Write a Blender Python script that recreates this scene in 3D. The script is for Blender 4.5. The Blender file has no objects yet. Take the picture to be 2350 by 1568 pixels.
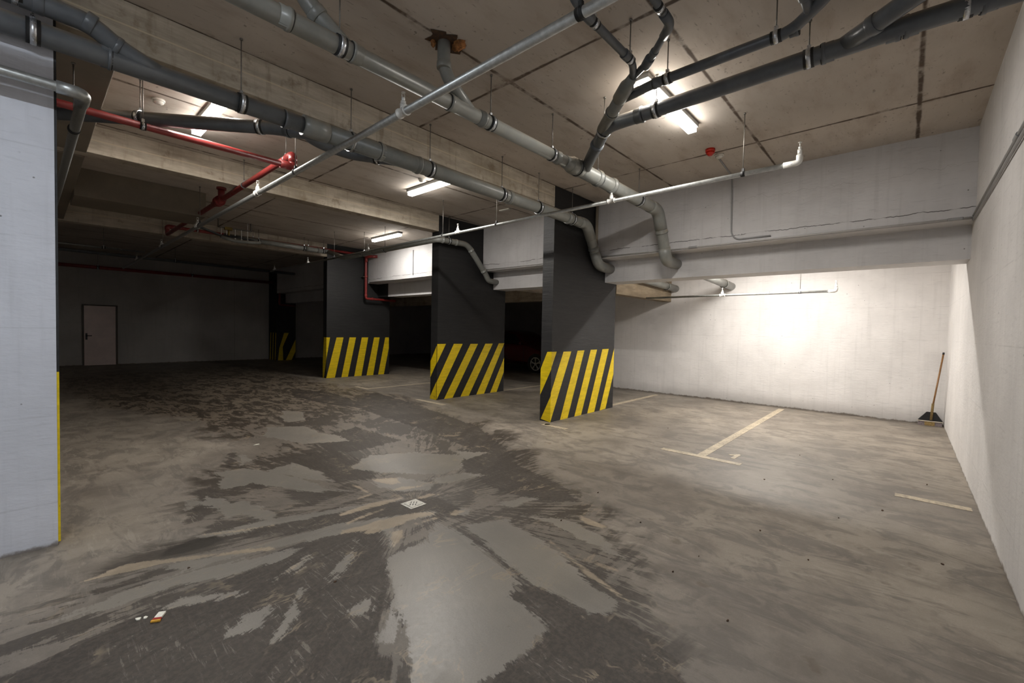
# basement car park, built object by object
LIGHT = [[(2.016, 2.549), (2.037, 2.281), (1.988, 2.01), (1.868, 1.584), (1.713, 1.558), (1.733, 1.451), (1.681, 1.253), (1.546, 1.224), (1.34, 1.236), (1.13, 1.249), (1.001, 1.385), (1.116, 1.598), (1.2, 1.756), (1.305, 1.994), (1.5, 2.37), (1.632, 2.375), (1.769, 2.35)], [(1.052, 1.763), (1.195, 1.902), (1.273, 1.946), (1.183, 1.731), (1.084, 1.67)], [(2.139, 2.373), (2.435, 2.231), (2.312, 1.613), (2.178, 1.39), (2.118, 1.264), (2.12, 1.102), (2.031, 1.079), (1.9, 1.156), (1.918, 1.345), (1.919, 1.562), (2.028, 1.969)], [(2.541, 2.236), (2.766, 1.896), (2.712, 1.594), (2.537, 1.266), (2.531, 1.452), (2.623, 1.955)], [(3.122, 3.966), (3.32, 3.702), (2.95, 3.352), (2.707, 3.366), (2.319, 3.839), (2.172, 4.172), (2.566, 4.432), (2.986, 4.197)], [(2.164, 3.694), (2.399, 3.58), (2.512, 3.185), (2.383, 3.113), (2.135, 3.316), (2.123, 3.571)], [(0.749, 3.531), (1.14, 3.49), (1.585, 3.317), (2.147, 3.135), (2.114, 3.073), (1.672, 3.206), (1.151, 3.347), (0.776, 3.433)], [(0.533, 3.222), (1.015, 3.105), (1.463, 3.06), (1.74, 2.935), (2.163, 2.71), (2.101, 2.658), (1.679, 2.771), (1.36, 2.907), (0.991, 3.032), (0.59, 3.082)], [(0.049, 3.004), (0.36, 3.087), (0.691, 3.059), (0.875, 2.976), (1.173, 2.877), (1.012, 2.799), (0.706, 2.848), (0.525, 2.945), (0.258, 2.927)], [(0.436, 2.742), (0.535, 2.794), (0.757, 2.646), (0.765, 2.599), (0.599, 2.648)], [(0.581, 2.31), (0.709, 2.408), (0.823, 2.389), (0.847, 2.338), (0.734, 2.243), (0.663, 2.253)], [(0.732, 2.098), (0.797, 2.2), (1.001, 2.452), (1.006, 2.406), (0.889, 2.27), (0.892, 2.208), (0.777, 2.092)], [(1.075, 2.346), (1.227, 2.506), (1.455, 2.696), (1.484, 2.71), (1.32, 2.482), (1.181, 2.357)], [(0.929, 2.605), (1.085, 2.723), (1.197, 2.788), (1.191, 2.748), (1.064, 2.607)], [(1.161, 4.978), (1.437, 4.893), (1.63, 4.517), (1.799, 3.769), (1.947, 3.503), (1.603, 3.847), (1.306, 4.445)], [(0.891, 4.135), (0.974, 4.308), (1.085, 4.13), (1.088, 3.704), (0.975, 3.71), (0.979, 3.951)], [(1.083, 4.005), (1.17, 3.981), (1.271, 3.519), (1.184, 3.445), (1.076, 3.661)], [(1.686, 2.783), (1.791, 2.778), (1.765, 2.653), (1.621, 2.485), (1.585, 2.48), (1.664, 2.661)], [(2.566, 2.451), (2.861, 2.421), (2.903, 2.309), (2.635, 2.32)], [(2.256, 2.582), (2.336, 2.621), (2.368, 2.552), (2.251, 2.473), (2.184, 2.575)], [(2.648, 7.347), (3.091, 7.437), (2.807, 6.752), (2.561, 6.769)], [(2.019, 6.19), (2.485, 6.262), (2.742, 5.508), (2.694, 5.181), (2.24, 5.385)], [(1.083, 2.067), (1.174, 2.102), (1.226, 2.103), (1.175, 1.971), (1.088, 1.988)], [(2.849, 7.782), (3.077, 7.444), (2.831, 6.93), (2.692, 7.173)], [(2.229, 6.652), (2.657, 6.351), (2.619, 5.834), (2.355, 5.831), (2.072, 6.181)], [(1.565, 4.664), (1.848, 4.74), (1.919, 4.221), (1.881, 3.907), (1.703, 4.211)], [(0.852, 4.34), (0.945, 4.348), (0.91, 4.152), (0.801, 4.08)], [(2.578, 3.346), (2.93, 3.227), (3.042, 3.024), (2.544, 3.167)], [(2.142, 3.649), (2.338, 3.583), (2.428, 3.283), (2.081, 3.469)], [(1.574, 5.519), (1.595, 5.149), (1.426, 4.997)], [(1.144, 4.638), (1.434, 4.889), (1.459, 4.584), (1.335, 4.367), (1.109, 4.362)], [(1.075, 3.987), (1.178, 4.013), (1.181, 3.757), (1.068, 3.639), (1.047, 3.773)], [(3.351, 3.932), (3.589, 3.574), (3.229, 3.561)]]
DARK = [[(-0.309, 2.77), (-0.019, 2.634), (0.082, 2.685), (0.239, 2.718), (0.373, 2.782), (0.542, 2.733), (0.65, 2.786), (0.836, 2.842), (1.068, 2.953), (1.237, 2.963), (1.484, 2.969), (1.724, 2.846), (1.5, 2.37), (1.378, 2.153), (1.284, 1.961), (1.073, 1.761), (1.07, 1.647), (0.989, 1.398)], [(1.862, 1.578), (1.929, 1.49), (1.965, 1.336), (1.984, 1.029), (2.0, 0.92), (1.932, 0.74), (1.772, 0.57), (1.177, 1.199), (1.34, 1.236), (1.546, 1.224), (1.681, 1.253), (1.733, 1.451), (1.713, 1.558)], [(0.78, 3.562), (0.93, 3.755), (1.215, 3.362), (1.652, 3.309), (1.915, 3.233), (2.33, 2.951), (2.365, 2.653), (2.22, 2.342), (2.109, 2.562), (1.766, 2.855), (1.276, 3.057), (0.959, 3.263)], [(1.819, 5.041), (2.449, 4.917), (2.319, 3.839), (2.161, 3.729), (1.849, 3.874), (1.715, 4.526)], [(3.445, 3.96), (3.615, 3.539), (3.368, 2.368), (3.129, 2.016), (2.846, 2.17), (2.8, 2.624), (2.89, 3.185)], [(5.119, 8.687), (4.857, 6.71), (4.441, 4.626), (3.617, 3.071), (3.506, 3.645), (3.72, 4.927), (3.917, 7.543)], [(2.051, 2.392), (2.056, 1.997), (1.929, 1.57), (1.875, 1.607), (1.976, 1.997), (2.024, 2.266)], [(2.268, 1.581), (2.34, 1.432), (2.184, 1.137), (2.139, 1.365), (2.168, 1.609)], [(2.326, 5.591), (3.158, 5.821), (3.19, 4.77), (2.584, 4.658), (2.295, 4.814)], [(1.532, 5.684), (1.557, 5.536), (1.357, 4.964), (1.301, 5.119)], [(0.95, 4.52), (1.085, 4.537), (1.102, 4.089), (0.977, 3.962), (0.804, 3.698), (0.733, 3.871), (0.824, 4.056)], [(1.482, 3.99), (1.694, 3.854), (1.688, 3.502), (1.501, 3.495), (1.431, 3.759)], [(3.959, 10.429), (4.392, 9.155), (4.13, 6.914), (3.713, 7.735), (3.535, 9.086)], [(3.771, 4.25), (3.807, 3.493), (3.209, 2.591), (2.889, 2.587), (3.208, 3.359)]]
TANP = [[(1.599, 3.202), (1.879, 3.216), (2.126, 3.138), (2.116, 3.101), (1.931, 3.111), (1.746, 3.131), (1.574, 3.151)], [(1.537, 3.008), (1.672, 3.052), (1.891, 3.046), (1.872, 3.025), (1.697, 3.008), (1.554, 2.974)], [(1.465, 2.931), (1.612, 2.889), (1.815, 2.87), (2.007, 2.809), (2.129, 2.706), (2.1, 2.677), (1.937, 2.71), (1.739, 2.701), (1.675, 2.733), (1.561, 2.817), (1.433, 2.867)], [(1.859, 2.664), (2.091, 2.619), (2.082, 2.6), (1.879, 2.627)], [(1.559, 2.803), (1.694, 2.764), (1.671, 2.721), (1.571, 2.734)], [(1.703, 2.672), (1.782, 2.625), (1.722, 2.527), (1.598, 2.462), (1.644, 2.561)], [(2.163, 3.72), (2.376, 3.598), (2.304, 3.44), (2.225, 3.464), (2.179, 3.564)], [(1.968, 3.746), (1.992, 3.59), (1.984, 3.434), (1.957, 3.461)], [(1.824, 3.394), (1.984, 3.398), (1.975, 3.37), (1.825, 3.347)], [(2.177, 3.04), (2.332, 3.05), (2.426, 2.932), (2.324, 2.987), (2.23, 2.987)], [(2.168, 2.589), (2.271, 2.622), (2.298, 2.555), (2.195, 2.533)], [(2.126, 3.355), (2.251, 3.359), (2.454, 3.223), (2.314, 3.244), (2.134, 3.321)], [(0.178, 3.348), (0.382, 3.422), (1.029, 3.046), (1.054, 2.974), (0.546, 3.266), (0.231, 3.34)], [(0.774, 3.537), (1.188, 3.353), (1.165, 3.319), (0.852, 3.457)], [(0.929, 2.606), (1.045, 2.685), (1.199, 2.765), (1.041, 2.65)], [(0.444, 2.738), (0.587, 2.687), (0.75, 2.611), (0.74, 2.601), (0.584, 2.67)], [(2.357, 1.512), (2.39, 1.231), (2.357, 1.219), (2.334, 1.336)], [(2.405, 1.788), (2.246, 1.334), (2.15, 1.055), (2.138, 1.049), (2.196, 1.324), (2.372, 1.762)], [(1.938, 1.342), (1.885, 1.157), (1.865, 1.153)], [(2.89, 1.864), (2.87, 1.59), (2.797, 1.597), (2.794, 1.774)]]
ZONE = [[(0.373, 15.61), (5.247, 17.892), (4.922, 10.823), (5.268, 7.738), (4.638, 4.643), (3.847, 3.073), (3.368, 2.368), (3.005, 1.655), (2.542, 1.152), (2.158, 0.947), (2.015, 0.733), (1.778, 0.505), (-0.402, 2.759), (-0.357, 3.221), (0.008, 3.188), (0.393, 3.367), (0.704, 3.55), (0.974, 4.591), (1.725, 5.877), (1.558, 8.116), (0.659, 10.428)]]
OIL = [[(0.521, 3.383), (0.622, 3.49), (0.743, 3.502), (0.855, 3.45), (0.87, 3.338), (0.827, 3.338), (0.749, 3.312), (0.638, 3.331)]]
ONE = [(5.602, 1.533), (5.706, 1.438), (5.665, 1.414), (5.439, 1.427), (5.455, 1.472), (5.593, 1.462), (5.578, 1.508)]
P3 = [('L', [(4.1, 0.0), (4.1, 0.0), (4.288, 0.028), (4.1, 0.419), (4.1, 0.468)]), ('R', [(5.785, 1.103), (6.006, 1.102), (5.527, 0.0), (5.519, 0.459)]), ('R', [(6.192, 1.109), (6.402, 1.112), (5.939, 0.0), (5.729, 0.0)]), ('R', [(6.604, 1.115), (6.815, 1.115), (6.344, 0.0), (6.138, 0.0)]), ('R', [(7.001, 1.117), (7.228, 1.119), (6.769, 0.0), (6.538, 0.0)]), ('R', [(7.428, 1.122), (7.427, 0.646), (7.16, 0.01), (6.952, 0.0)]), ('L', [(4.184, 1.104), (4.1, 1.111), (4.1, 0.837), (4.31, 0.407), (4.31, 0.827)]), ('R', [(5.508, 1.109), (5.6, 1.108), (5.532, 0.856), (5.512, 0.833)])]
P2 = [('L', [(6.964, 0.743), (7.16, 0.438), (7.16, 0.769), (6.965, 1.091)]), ('R', [(5.477, 1.124), (5.69, 1.125), (5.459, 0.744), (5.458, 1.091)]), ('L', [(6.96, 0.0), (7.16, 0.001), (7.16, 0.05), (6.962, 0.367)]), ('R', [(5.899, 1.123), (6.141, 1.12), (5.463, 0.0), (5.462, 0.0), (5.461, 0.369)]), ('R', [(6.366, 1.117), (6.585, 1.115), (5.885, 0.0), (5.659, 0.0)]), ('R', [(6.812, 1.116), (7.047, 1.116), (6.338, 0.0), (6.1, 0.0)]), ('R', [(7.244, 1.12), (7.43, 1.122), (6.797, 0.0), (6.556, 0.0)]), ('R', [(7.43, 0.779), (7.43, 0.453), (7.197, 0.0), (6.986, 0.0)])]
P1 = [('L', [(11.951, 1.125), (11.8, 1.125), (11.8, 0.527), (11.933, 0.0), (12.01, 0.0), (12.01, 0.474)]), ('R', [(5.478, 1.125), (5.569, 1.125), (5.482, 0.525)]), ('R', [(5.754, 1.125), (5.957, 1.125), (5.715, 0.0), (5.494, 0.0)]), ('R', [(6.136, 1.125), (6.335, 1.125), (6.097, 0.0), (5.904, 0.0)]), ('R', [(6.514, 1.125), (6.721, 1.125), (6.515, 0.0), (6.289, 0.0)]), ('R', [(6.912, 1.125), (7.098, 1.125), (6.895, 0.0), (6.677, 0.0)]), ('R', [(7.288, 1.125), (7.416, 1.125), (7.414, 0.783), (7.254, 0.0), (7.059, 0.0)])]
import bpy, bmesh, math, random
import numpy as np
from mathutils import Vector, Matrix
random.seed(7)
PI = math.pi
COL = bpy.context.scene.collection
CEIL = 3.68

# ------------------------------------------------------------------ helpers
def lin(c):
    c = c / 255.0
    return c / 12.92 if c <= 0.04045 else ((c + 0.055) / 1.055) ** 2.4
def rgb(r, g, b): return (lin(r), lin(g), lin(b), 1.0)

class MB:
    def __init__(s): s.v = []; s.f = []; s.m = []; s.sm = []
    def add(s, vs, fs, mi=0, smooth=False):
        o = len(s.v); s.v += [tuple(v) for v in vs]
        for f in fs: s.f.append(tuple(i + o for i in f)); s.m.append(mi); s.sm.append(smooth)
        return s
    def box(s, x0, x1, y0, y1, z0, z1, mi=0):
        v = [(x0,y0,z0),(x1,y0,z0),(x1,y1,z0),(x0,y1,z0),(x0,y0,z1),(x1,y0,z1),(x1,y1,z1),(x0,y1,z1)]
        return s.add(v, [(0,3,2,1),(4,5,6,7),(0,1,5,4),(1,2,6,5),(2,3,7,6),(3,0,4,7)], mi)
    def sweep(s, pts, radii, seg=20, mi=0, caps=True):
        pts = [Vector(p) for p in pts]; n = len(pts)
        if not hasattr(radii, '__len__'): radii = [radii] * n
        T = []
        for i in range(n):
            t = Vector((0,0,0))
            if i > 0: t += (pts[i] - pts[i-1]).normalized()
            if i < n-1: t += (pts[i+1] - pts[i]).normalized()
            T.append(t.normalized())
        up = Vector((0,0,1)) if abs(T[0].z) < 0.9 else Vector((1,0,0))
        a = T[0].cross(up).normalized(); vs = []
        for i in range(n):
            a = (a - T[i] * a.dot(T[i])).normalized(); b = T[i].cross(a)
            for k in range(seg):
                w = 2 * PI * k / seg
                vs.append(pts[i] + (a * math.cos(w) + b * math.sin(w)) * radii[i])
        fs = []
        for i in range(n-1):
            for k in range(seg):
                k2 = (k+1) % seg
                fs.append((i*seg+k, i*seg+k2, (i+1)*seg+k2, (i+1)*seg+k))
        s.add(vs, fs, mi, True)
        if caps:
            o = len(s.v) - n*seg
            s.f.append(tuple(o + k for k in reversed(range(seg)))); s.m.append(mi); s.sm.append(False)
            s.f.append(tuple(o + (n-1)*seg + k for k in range(seg))); s.m.append(mi); s.sm.append(False)
        return s
    def poly(s, pts, mi=0):
        return s.add(pts, [tuple(range(len(pts)))], mi)
    def slab(s, pts2, z0, z1, mi=0):
        n = len(pts2)
        ar = sum(pts2[i][0]*pts2[(i+1)%n][1]-pts2[(i+1)%n][0]*pts2[i][1] for i in range(n))
        if ar < 0: pts2 = list(reversed(pts2))
        v = [(x,y,z0) for x,y in pts2] + [(x,y,z1) for x,y in pts2]
        f = [tuple(reversed(range(n))), tuple(range(n, 2*n))] + [(i,(i+1)%n,n+(i+1)%n,n+i) for i in range(n)]
        return s.add(v, f, mi)

WORLD = {}
def wloc(o): return WORLD.get(o.name, Vector((0,0,0)))
def build(name, mb, mats, parent=None, origin=None, bevel=0):
    xs = np.array(mb.v)
    lo, hi = xs.min(0), xs.max(0)
    c = Vector(((lo[0]+hi[0])/2, (lo[1]+hi[1])/2, lo[2])) if origin is None else Vector(origin)
    me = bpy.data.meshes.new(name)
    me.from_pydata([(x-c.x, y-c.y, z-c.z) for x, y, z in mb.v], [], mb.f)
    if not isinstance(mats, (list, tuple)): mats = [mats]
    for m in mats: me.materials.append(m)
    me.polygons.foreach_set('material_index', mb.m)
    me.polygons.foreach_set('use_smooth', mb.sm)
    me.update()
    o = bpy.data.objects.new(name, me); COL.objects.link(o)
    WORLD[o.name] = c
    if parent is not None:
        o.parent = parent; o.location = c - wloc(parent)
    else: o.location = c
    if bevel:
        b = o.modifiers.new('bevel', 'BEVEL'); b.width = bevel; b.segments = 2; b.limit_method = 'ANGLE'; b.angle_limit = math.radians(50)
    return o
def thing(name, loc, label, cat, group=None):
    o = bpy.data.objects.new(name, None); COL.objects.link(o)
    o.location = loc; o.empty_display_size = 0.1
    WORLD[o.name] = Vector(loc)
    o['label'] = label; o['category'] = cat
    if group: o['group'] = group
    return o
def tag(o, label, cat, group=None):
    o['label'] = label; o['category'] = cat
    if group: o['group'] = group
    return o
def struct(name, mb, mats, bevel=0):
    o = build(name, mb, mats, bevel=bevel); o['kind'] = 'structure'; return o

# ------------------------------------------------------------------ materials
class NT:
    def __init__(s, name):
        s.m = bpy.data.materials.new(name); s.m.use_nodes = True
        s.t = s.m.node_tree; s.n = s.t.nodes; s.b = s.n['Principled BSDF']
    def node(s, typ, **kw):
        n = s.n.new(typ)
        for k, v in kw.items():
            if k.startswith('i_'): n.inputs[k[2:].replace('_', ' ')].default_value = v
            else: setattr(n, k, v)
        return n
    def link(s, a, b): s.t.links.new(a, b)
    def pos(s):
        return s.node('ShaderNodeNewGeometry').outputs['Position']
    def mapping(s, src, scale=(1,1,1), loc=(0,0,0), rot=(0,0,0)):
        m = s.node('ShaderNodeMapping'); m.inputs['Scale'].default_value = scale
        m.inputs['Location'].default_value = loc; m.inputs['Rotation'].default_value = rot
        s.link(src, m.inputs['Vector']); return m.outputs[0]
    def noise(s, src, scale, detail=5, rough=0.6, dist=0.0):
        detail = min(detail, 4.5)
        n = s.node('ShaderNodeTexNoise'); n.inputs['Scale'].default_value = scale
        n.inputs['Detail'].default_value = detail; n.inputs['Roughness'].default_value = rough
        n.inputs['Distortion'].default_value = dist
        s.link(src, n.inputs['Vector']); return n.outputs['Fac']
    def ramp(s, src, a, b, lo=0.0, hi=1.0, smooth=True):
        n = s.node('ShaderNodeMapRange'); n.interpolation_type = 'SMOOTHSTEP' if smooth else 'LINEAR'
        n.inputs['From Min'].default_value = a; n.inputs['From Max'].default_value = b
        n.inputs['To Min'].default_value = lo; n.inputs['To Max'].default_value = hi
        s.link(src, n.inputs['Value']); return n.outputs[0]
    def math(s, op, a, b=None, c=None):
        n = s.node('ShaderNodeMath', operation=op)
        for i, x in enumerate((a, b, c)):
            if x is None: continue
            if isinstance(x, (int, float)): n.inputs[i].default_value = x
            else: s.link(x, n.inputs[i])
        return n.outputs[0]
    def mix(s, fac, a, b, mode='MIX'):
        n = s.node('ShaderNodeMix', data_type='RGBA', blend_type=mode)
        for sock, x in ((n.inputs[0], fac), (n.inputs[6], a), (n.inputs[7], b)):
            if isinstance(x, (int, float)): sock.default_value = x
            elif isinstance(x, tuple): sock.default_value = x
            else: s.link(x, sock)
        return n.outputs[2]
    def color(s, src): s.link(src, s.b.inputs['Base Color'])
    def rough(s, src):
        if isinstance(src, (int, float)): s.b.inputs['Roughness'].default_value = src
        else: s.link(src, s.b.inputs['Roughness'])
    def bump(s, src, strength=0.3, dist=0.01):
        n = s.node('ShaderNodeBump'); n.inputs['Strength'].default_value = strength
        n.inputs['Distance'].default_value = dist
        s.link(src, n.inputs['Height']); s.link(n.outputs[0], s.b.inputs['Normal'])
    def sep(s, src):
        n = s.node('ShaderNodeSeparateXYZ'); s.link(src, n.inputs[0]); return n.outputs

def simple(name, col, rough=0.5, metal=0.0, var=0.0, scale=8.0, bump=0.0):
    n = NT(name); n.b.inputs['Metallic'].default_value = metal; n.rough(rough)
    if var:
        f = n.noise(n.pos(), scale, 6, 0.65)
        d = tuple(c * (1 - var) for c in col[:3]) + (1,)
        l = tuple(min(1, c * (1 + var)) for c in col[:3]) + (1,)
        n.color(n.mix(n.ramp(f, 0.35, 0.65), d, l))
        n.rough(n.ramp(f, 0.3, 0.7, rough * 0.85, min(1, rough * 1.15)))
        if bump: n.bump(f, bump, 0.005)
    else: n.b.inputs['Base Color'].default_value = col
    return n.m

def mat_white(name, base, pits=0.75, crack=False, stripes=True, dirt=True):
    n = NT(name); P = n.pos(); xyz = n.sep(P)
    big = n.noise(P, 1.3, 5, 0.6)
    streak = n.noise(n.mapping(P, (7, 7, 0.35)), 2.2, 4, 0.6)
    fine = n.noise(n.mapping(P, (1.2, 1.2, 9)), 6.0, 4, 0.6)
    b = tuple(c for c in base[:3])
    c1 = tuple(x * 0.90 for x in b) + (1,); c2 = tuple(min(1, x * 1.05) for x in b) + (1,)
    col = n.mix(n.ramp(big, 0.3, 0.7), c1, c2)
    col = n.mix(n.ramp(streak, 0.5, 0.75, 0, 0.32), col, tuple(x * 0.72 for x in b) + (1,))
    col = n.mix(n.ramp(fine, 0.56, 0.72, 0, 0.26), col, tuple(x * 0.6 for x in b) + (1,))
    # small pits in the paint
    v = n.node('ShaderNodeTexVoronoi'); v.inputs['Scale'].default_value = 9.0; v.inputs['Randomness'].default_value = 1.0
    n.link(n.mapping(P, (1, 1, 1.0)), v.inputs['Vector'])
    gate = n.ramp(n.noise(P, 3.1, 3, 0.5), pits * 0.70, pits * 0.80)
    pit = n.math('MULTIPLY', n.ramp(v.outputs['Distance'], 0.045, 0.075, 1, 0), gate)
    col = n.mix(n.math('MULTIPLY', pit, 0.75), col, rgb(70, 66, 62))
    hgt = n.math('SUBTRACT', n.math('MULTIPLY', fine, 0.4), pit)
    if crack:
        for z0, w, amt in ((2.835, 0.006, 0.95), (3.30, 0.003, 0.25)):
            wob = n.math('MULTIPLY', n.math('SUBTRACT', n.noise(n.mapping(P, (1, 1, 0.1)), 2.2, 6, 0.7), 0.5), 0.10 if z0 < 3 else 0.35)
            d = n.math('ABSOLUTE', n.math('SUBTRACT', n.math('SUBTRACT', xyz[2], z0), wob))
            m = n.math('MULTIPLY', n.ramp(d, w * 0.4, w, 1, 0), n.ramp(n.noise(P, 5.0, 3, 0.5), 0.40, 0.52, 0.15, amt))
            col = n.mix(m, col, rgb(60, 55, 50)); hgt = n.math('SUBTRACT', hgt, m)
    if stripes:  # faint shuttering joints
        wv = n.math('ABSOLUTE', n.math('SUBTRACT', n.math('FRACT', n.math('MULTIPLY', xyz[2], 1/0.56)), 0.5))
        wv = n.math('ADD', wv, n.math('MULTIPLY', n.math('SUBTRACT', n.noise(P, 2.0, 4, 0.6), 0.5), 0.02))
        m = n.math('MULTIPLY', n.ramp(wv, 0.004, 0.012, 1, 0), n.ramp(n.noise(P, 3.0, 2, 0.5), 0.4, 0.6, 0.0, 0.25))
        col = n.mix(m, col, tuple(x * 0.5 for x in b) + (1,)); hgt = n.math('SUBTRACT', hgt, n.math('MULTIPLY', m, 0.6))
    if dirt:     # dark scuffed foot of the wall
        f = n.math('ADD', xyz[2], n.math('MULTIPLY', n.math('SUBTRACT', n.noise(P, 9.0, 5, 0.7), 0.5), 0.09))
        col = n.mix(n.ramp(f, 0.0, 0.030, 0.8, 0), col, rgb(96, 82, 66))
    n.color(col); n.rough(0.62); n.bump(n.noise(n.mapping(P, (1.2, 1.2, 4)), 9.0, 3, 0.65), 0.35, 0.006)
    return n.m

def mat_ceiling():
    n = NT('ceiling_concrete'); P = n.pos(); xyz = n.sep(P)
    base = n.mix(n.ramp(n.noise(P, 0.55, 5, 0.6), 0.3, 0.7), rgb(182, 173, 163), rgb(204, 194, 183))
    base = n.mix(n.ramp(n.noise(n.mapping(P, (1, 3.0, 1), (3, 0, 0)), 1.6, 6, 0.65), 0.45, 0.75, 0, 0.45), base, rgb(150, 132, 114))
    base = n.mix(n.ramp(n.noise(n.mapping(P, (1, 4, 1)), 9, 5, 0.7), 0.60, 0.72, 0, 0.5), base, rgb(96, 80, 64))
    v = n.noise(P, 26, 2, 0.5)
    base = n.mix(n.math('MULTIPLY', n.ramp(v, 0.66, 0.74, 0, 0.55), n.ramp(n.noise(P, 2.2, 3, 0.6), 0.42, 0.62)), base, rgb(84, 70, 58))
    rs = n.noise(n.mapping(P, (1, 1, 1), (7.3, 2, 0)), 1.7, 6, 0.75)
    base = n.mix(n.ramp(rs, 0.70, 0.76, 0, 0.6), base, rgb(120, 70, 58))
    wob = n.math('MULTIPLY', n.math('SUBTRACT', n.noise(P, 1.3, 6, 0.7), 0.5), 0.05)
    def joint(coord, off, per, w):
        c = n.math('ADD', n.math('MULTIPLY', n.math('ADD', coord, -off), 1/per), 0.5)
        c = n.math('ABSOLUTE', n.math('SUBTRACT', n.math('FRACT', c), 0.5))
        c = n.math('ABSOLUTE', n.math('ADD', n.math('MULTIPLY', c, per), wob))
        return n.ramp(c, w * 0.3, w, 1, 0)
    j = n.math('MAXIMUM', joint(xyz[0], 2.93, 2.77, 0.022), joint(xyz[1], -0.02, 1.375, 0.024))
    brk = n.ramp(n.noise(P, 2.7, 5, 0.7), 0.36, 0.52, 0.25, 0.95)
    jm = n.math('MULTIPLY', j, brk)
    base = n.mix(jm, base, rgb(74, 58, 44))
    halo = n.math('MAXIMUM', joint(xyz[0], 2.93, 2.77, 0.07), joint(xyz[1], -0.02, 1.375, 0.08))
    base = n.mix(n.math('MULTIPLY', halo, n.ramp(n.noise(P, 6, 5, 0.7), 0.5, 0.7, 0, 0.45)), base, rgb(108, 88, 68))
    n.color(base); n.rough(0.8)
    n.bump(n.noise(P, 14, 3, 0.7), 0.3, 0.004)
    return n.m

def mat_beam(name='board_marked_concrete', c1=(164, 153, 137), c2=(196, 185, 168)):
    n = NT(name); P = n.pos(); xyz = n.sep(P)
    g = n.noise(n.mapping(P, (0.8, 1, 4.5)), 2.6, 6, 0.7)
    g2 = n.noise(n.mapping(P, (6, 1, 0.7)), 2.0, 5, 0.65)
    base = n.mix(n.ramp(g, 0.3, 0.7), rgb(*c1), rgb(*c2))
    base = n.mix(n.ramp(g2, 0.52, 0.75, 0, 0.5), base, rgb(116, 98, 74))
    base = n.mix(n.ramp(n.noise(P, 4, 6, 0.75), 0.55, 0.72, 0, 0.6), base, rgb(112, 94, 72))
    base = n.mix(n.ramp(n.noise(P, 1.1, 5, 0.7), 0.45, 0.7, 0, 0.45), base, rgb(134, 120, 98))
    wob = n.math('MULTIPLY', n.math('SUBTRACT', n.noise(P, 2, 4, 0.6), 0.5), 0.01)
    d = n.math('ABSOLUTE', n.math('ADD', n.math('SUBTRACT', xyz[2], 3.515), wob))
    l = n.ramp(d, 0.002, 0.009, 1, 0)
    base = n.mix(n.math('MULTIPLY', l, 0.7), base, rgb(205, 190, 162))
    n.color(base); n.rough(0.85); n.bump(n.noise(n.mapping(P, (0.5, 1, 14)), 2.2, 3, 0.7), 0.5, 0.006)
    return n.m

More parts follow.
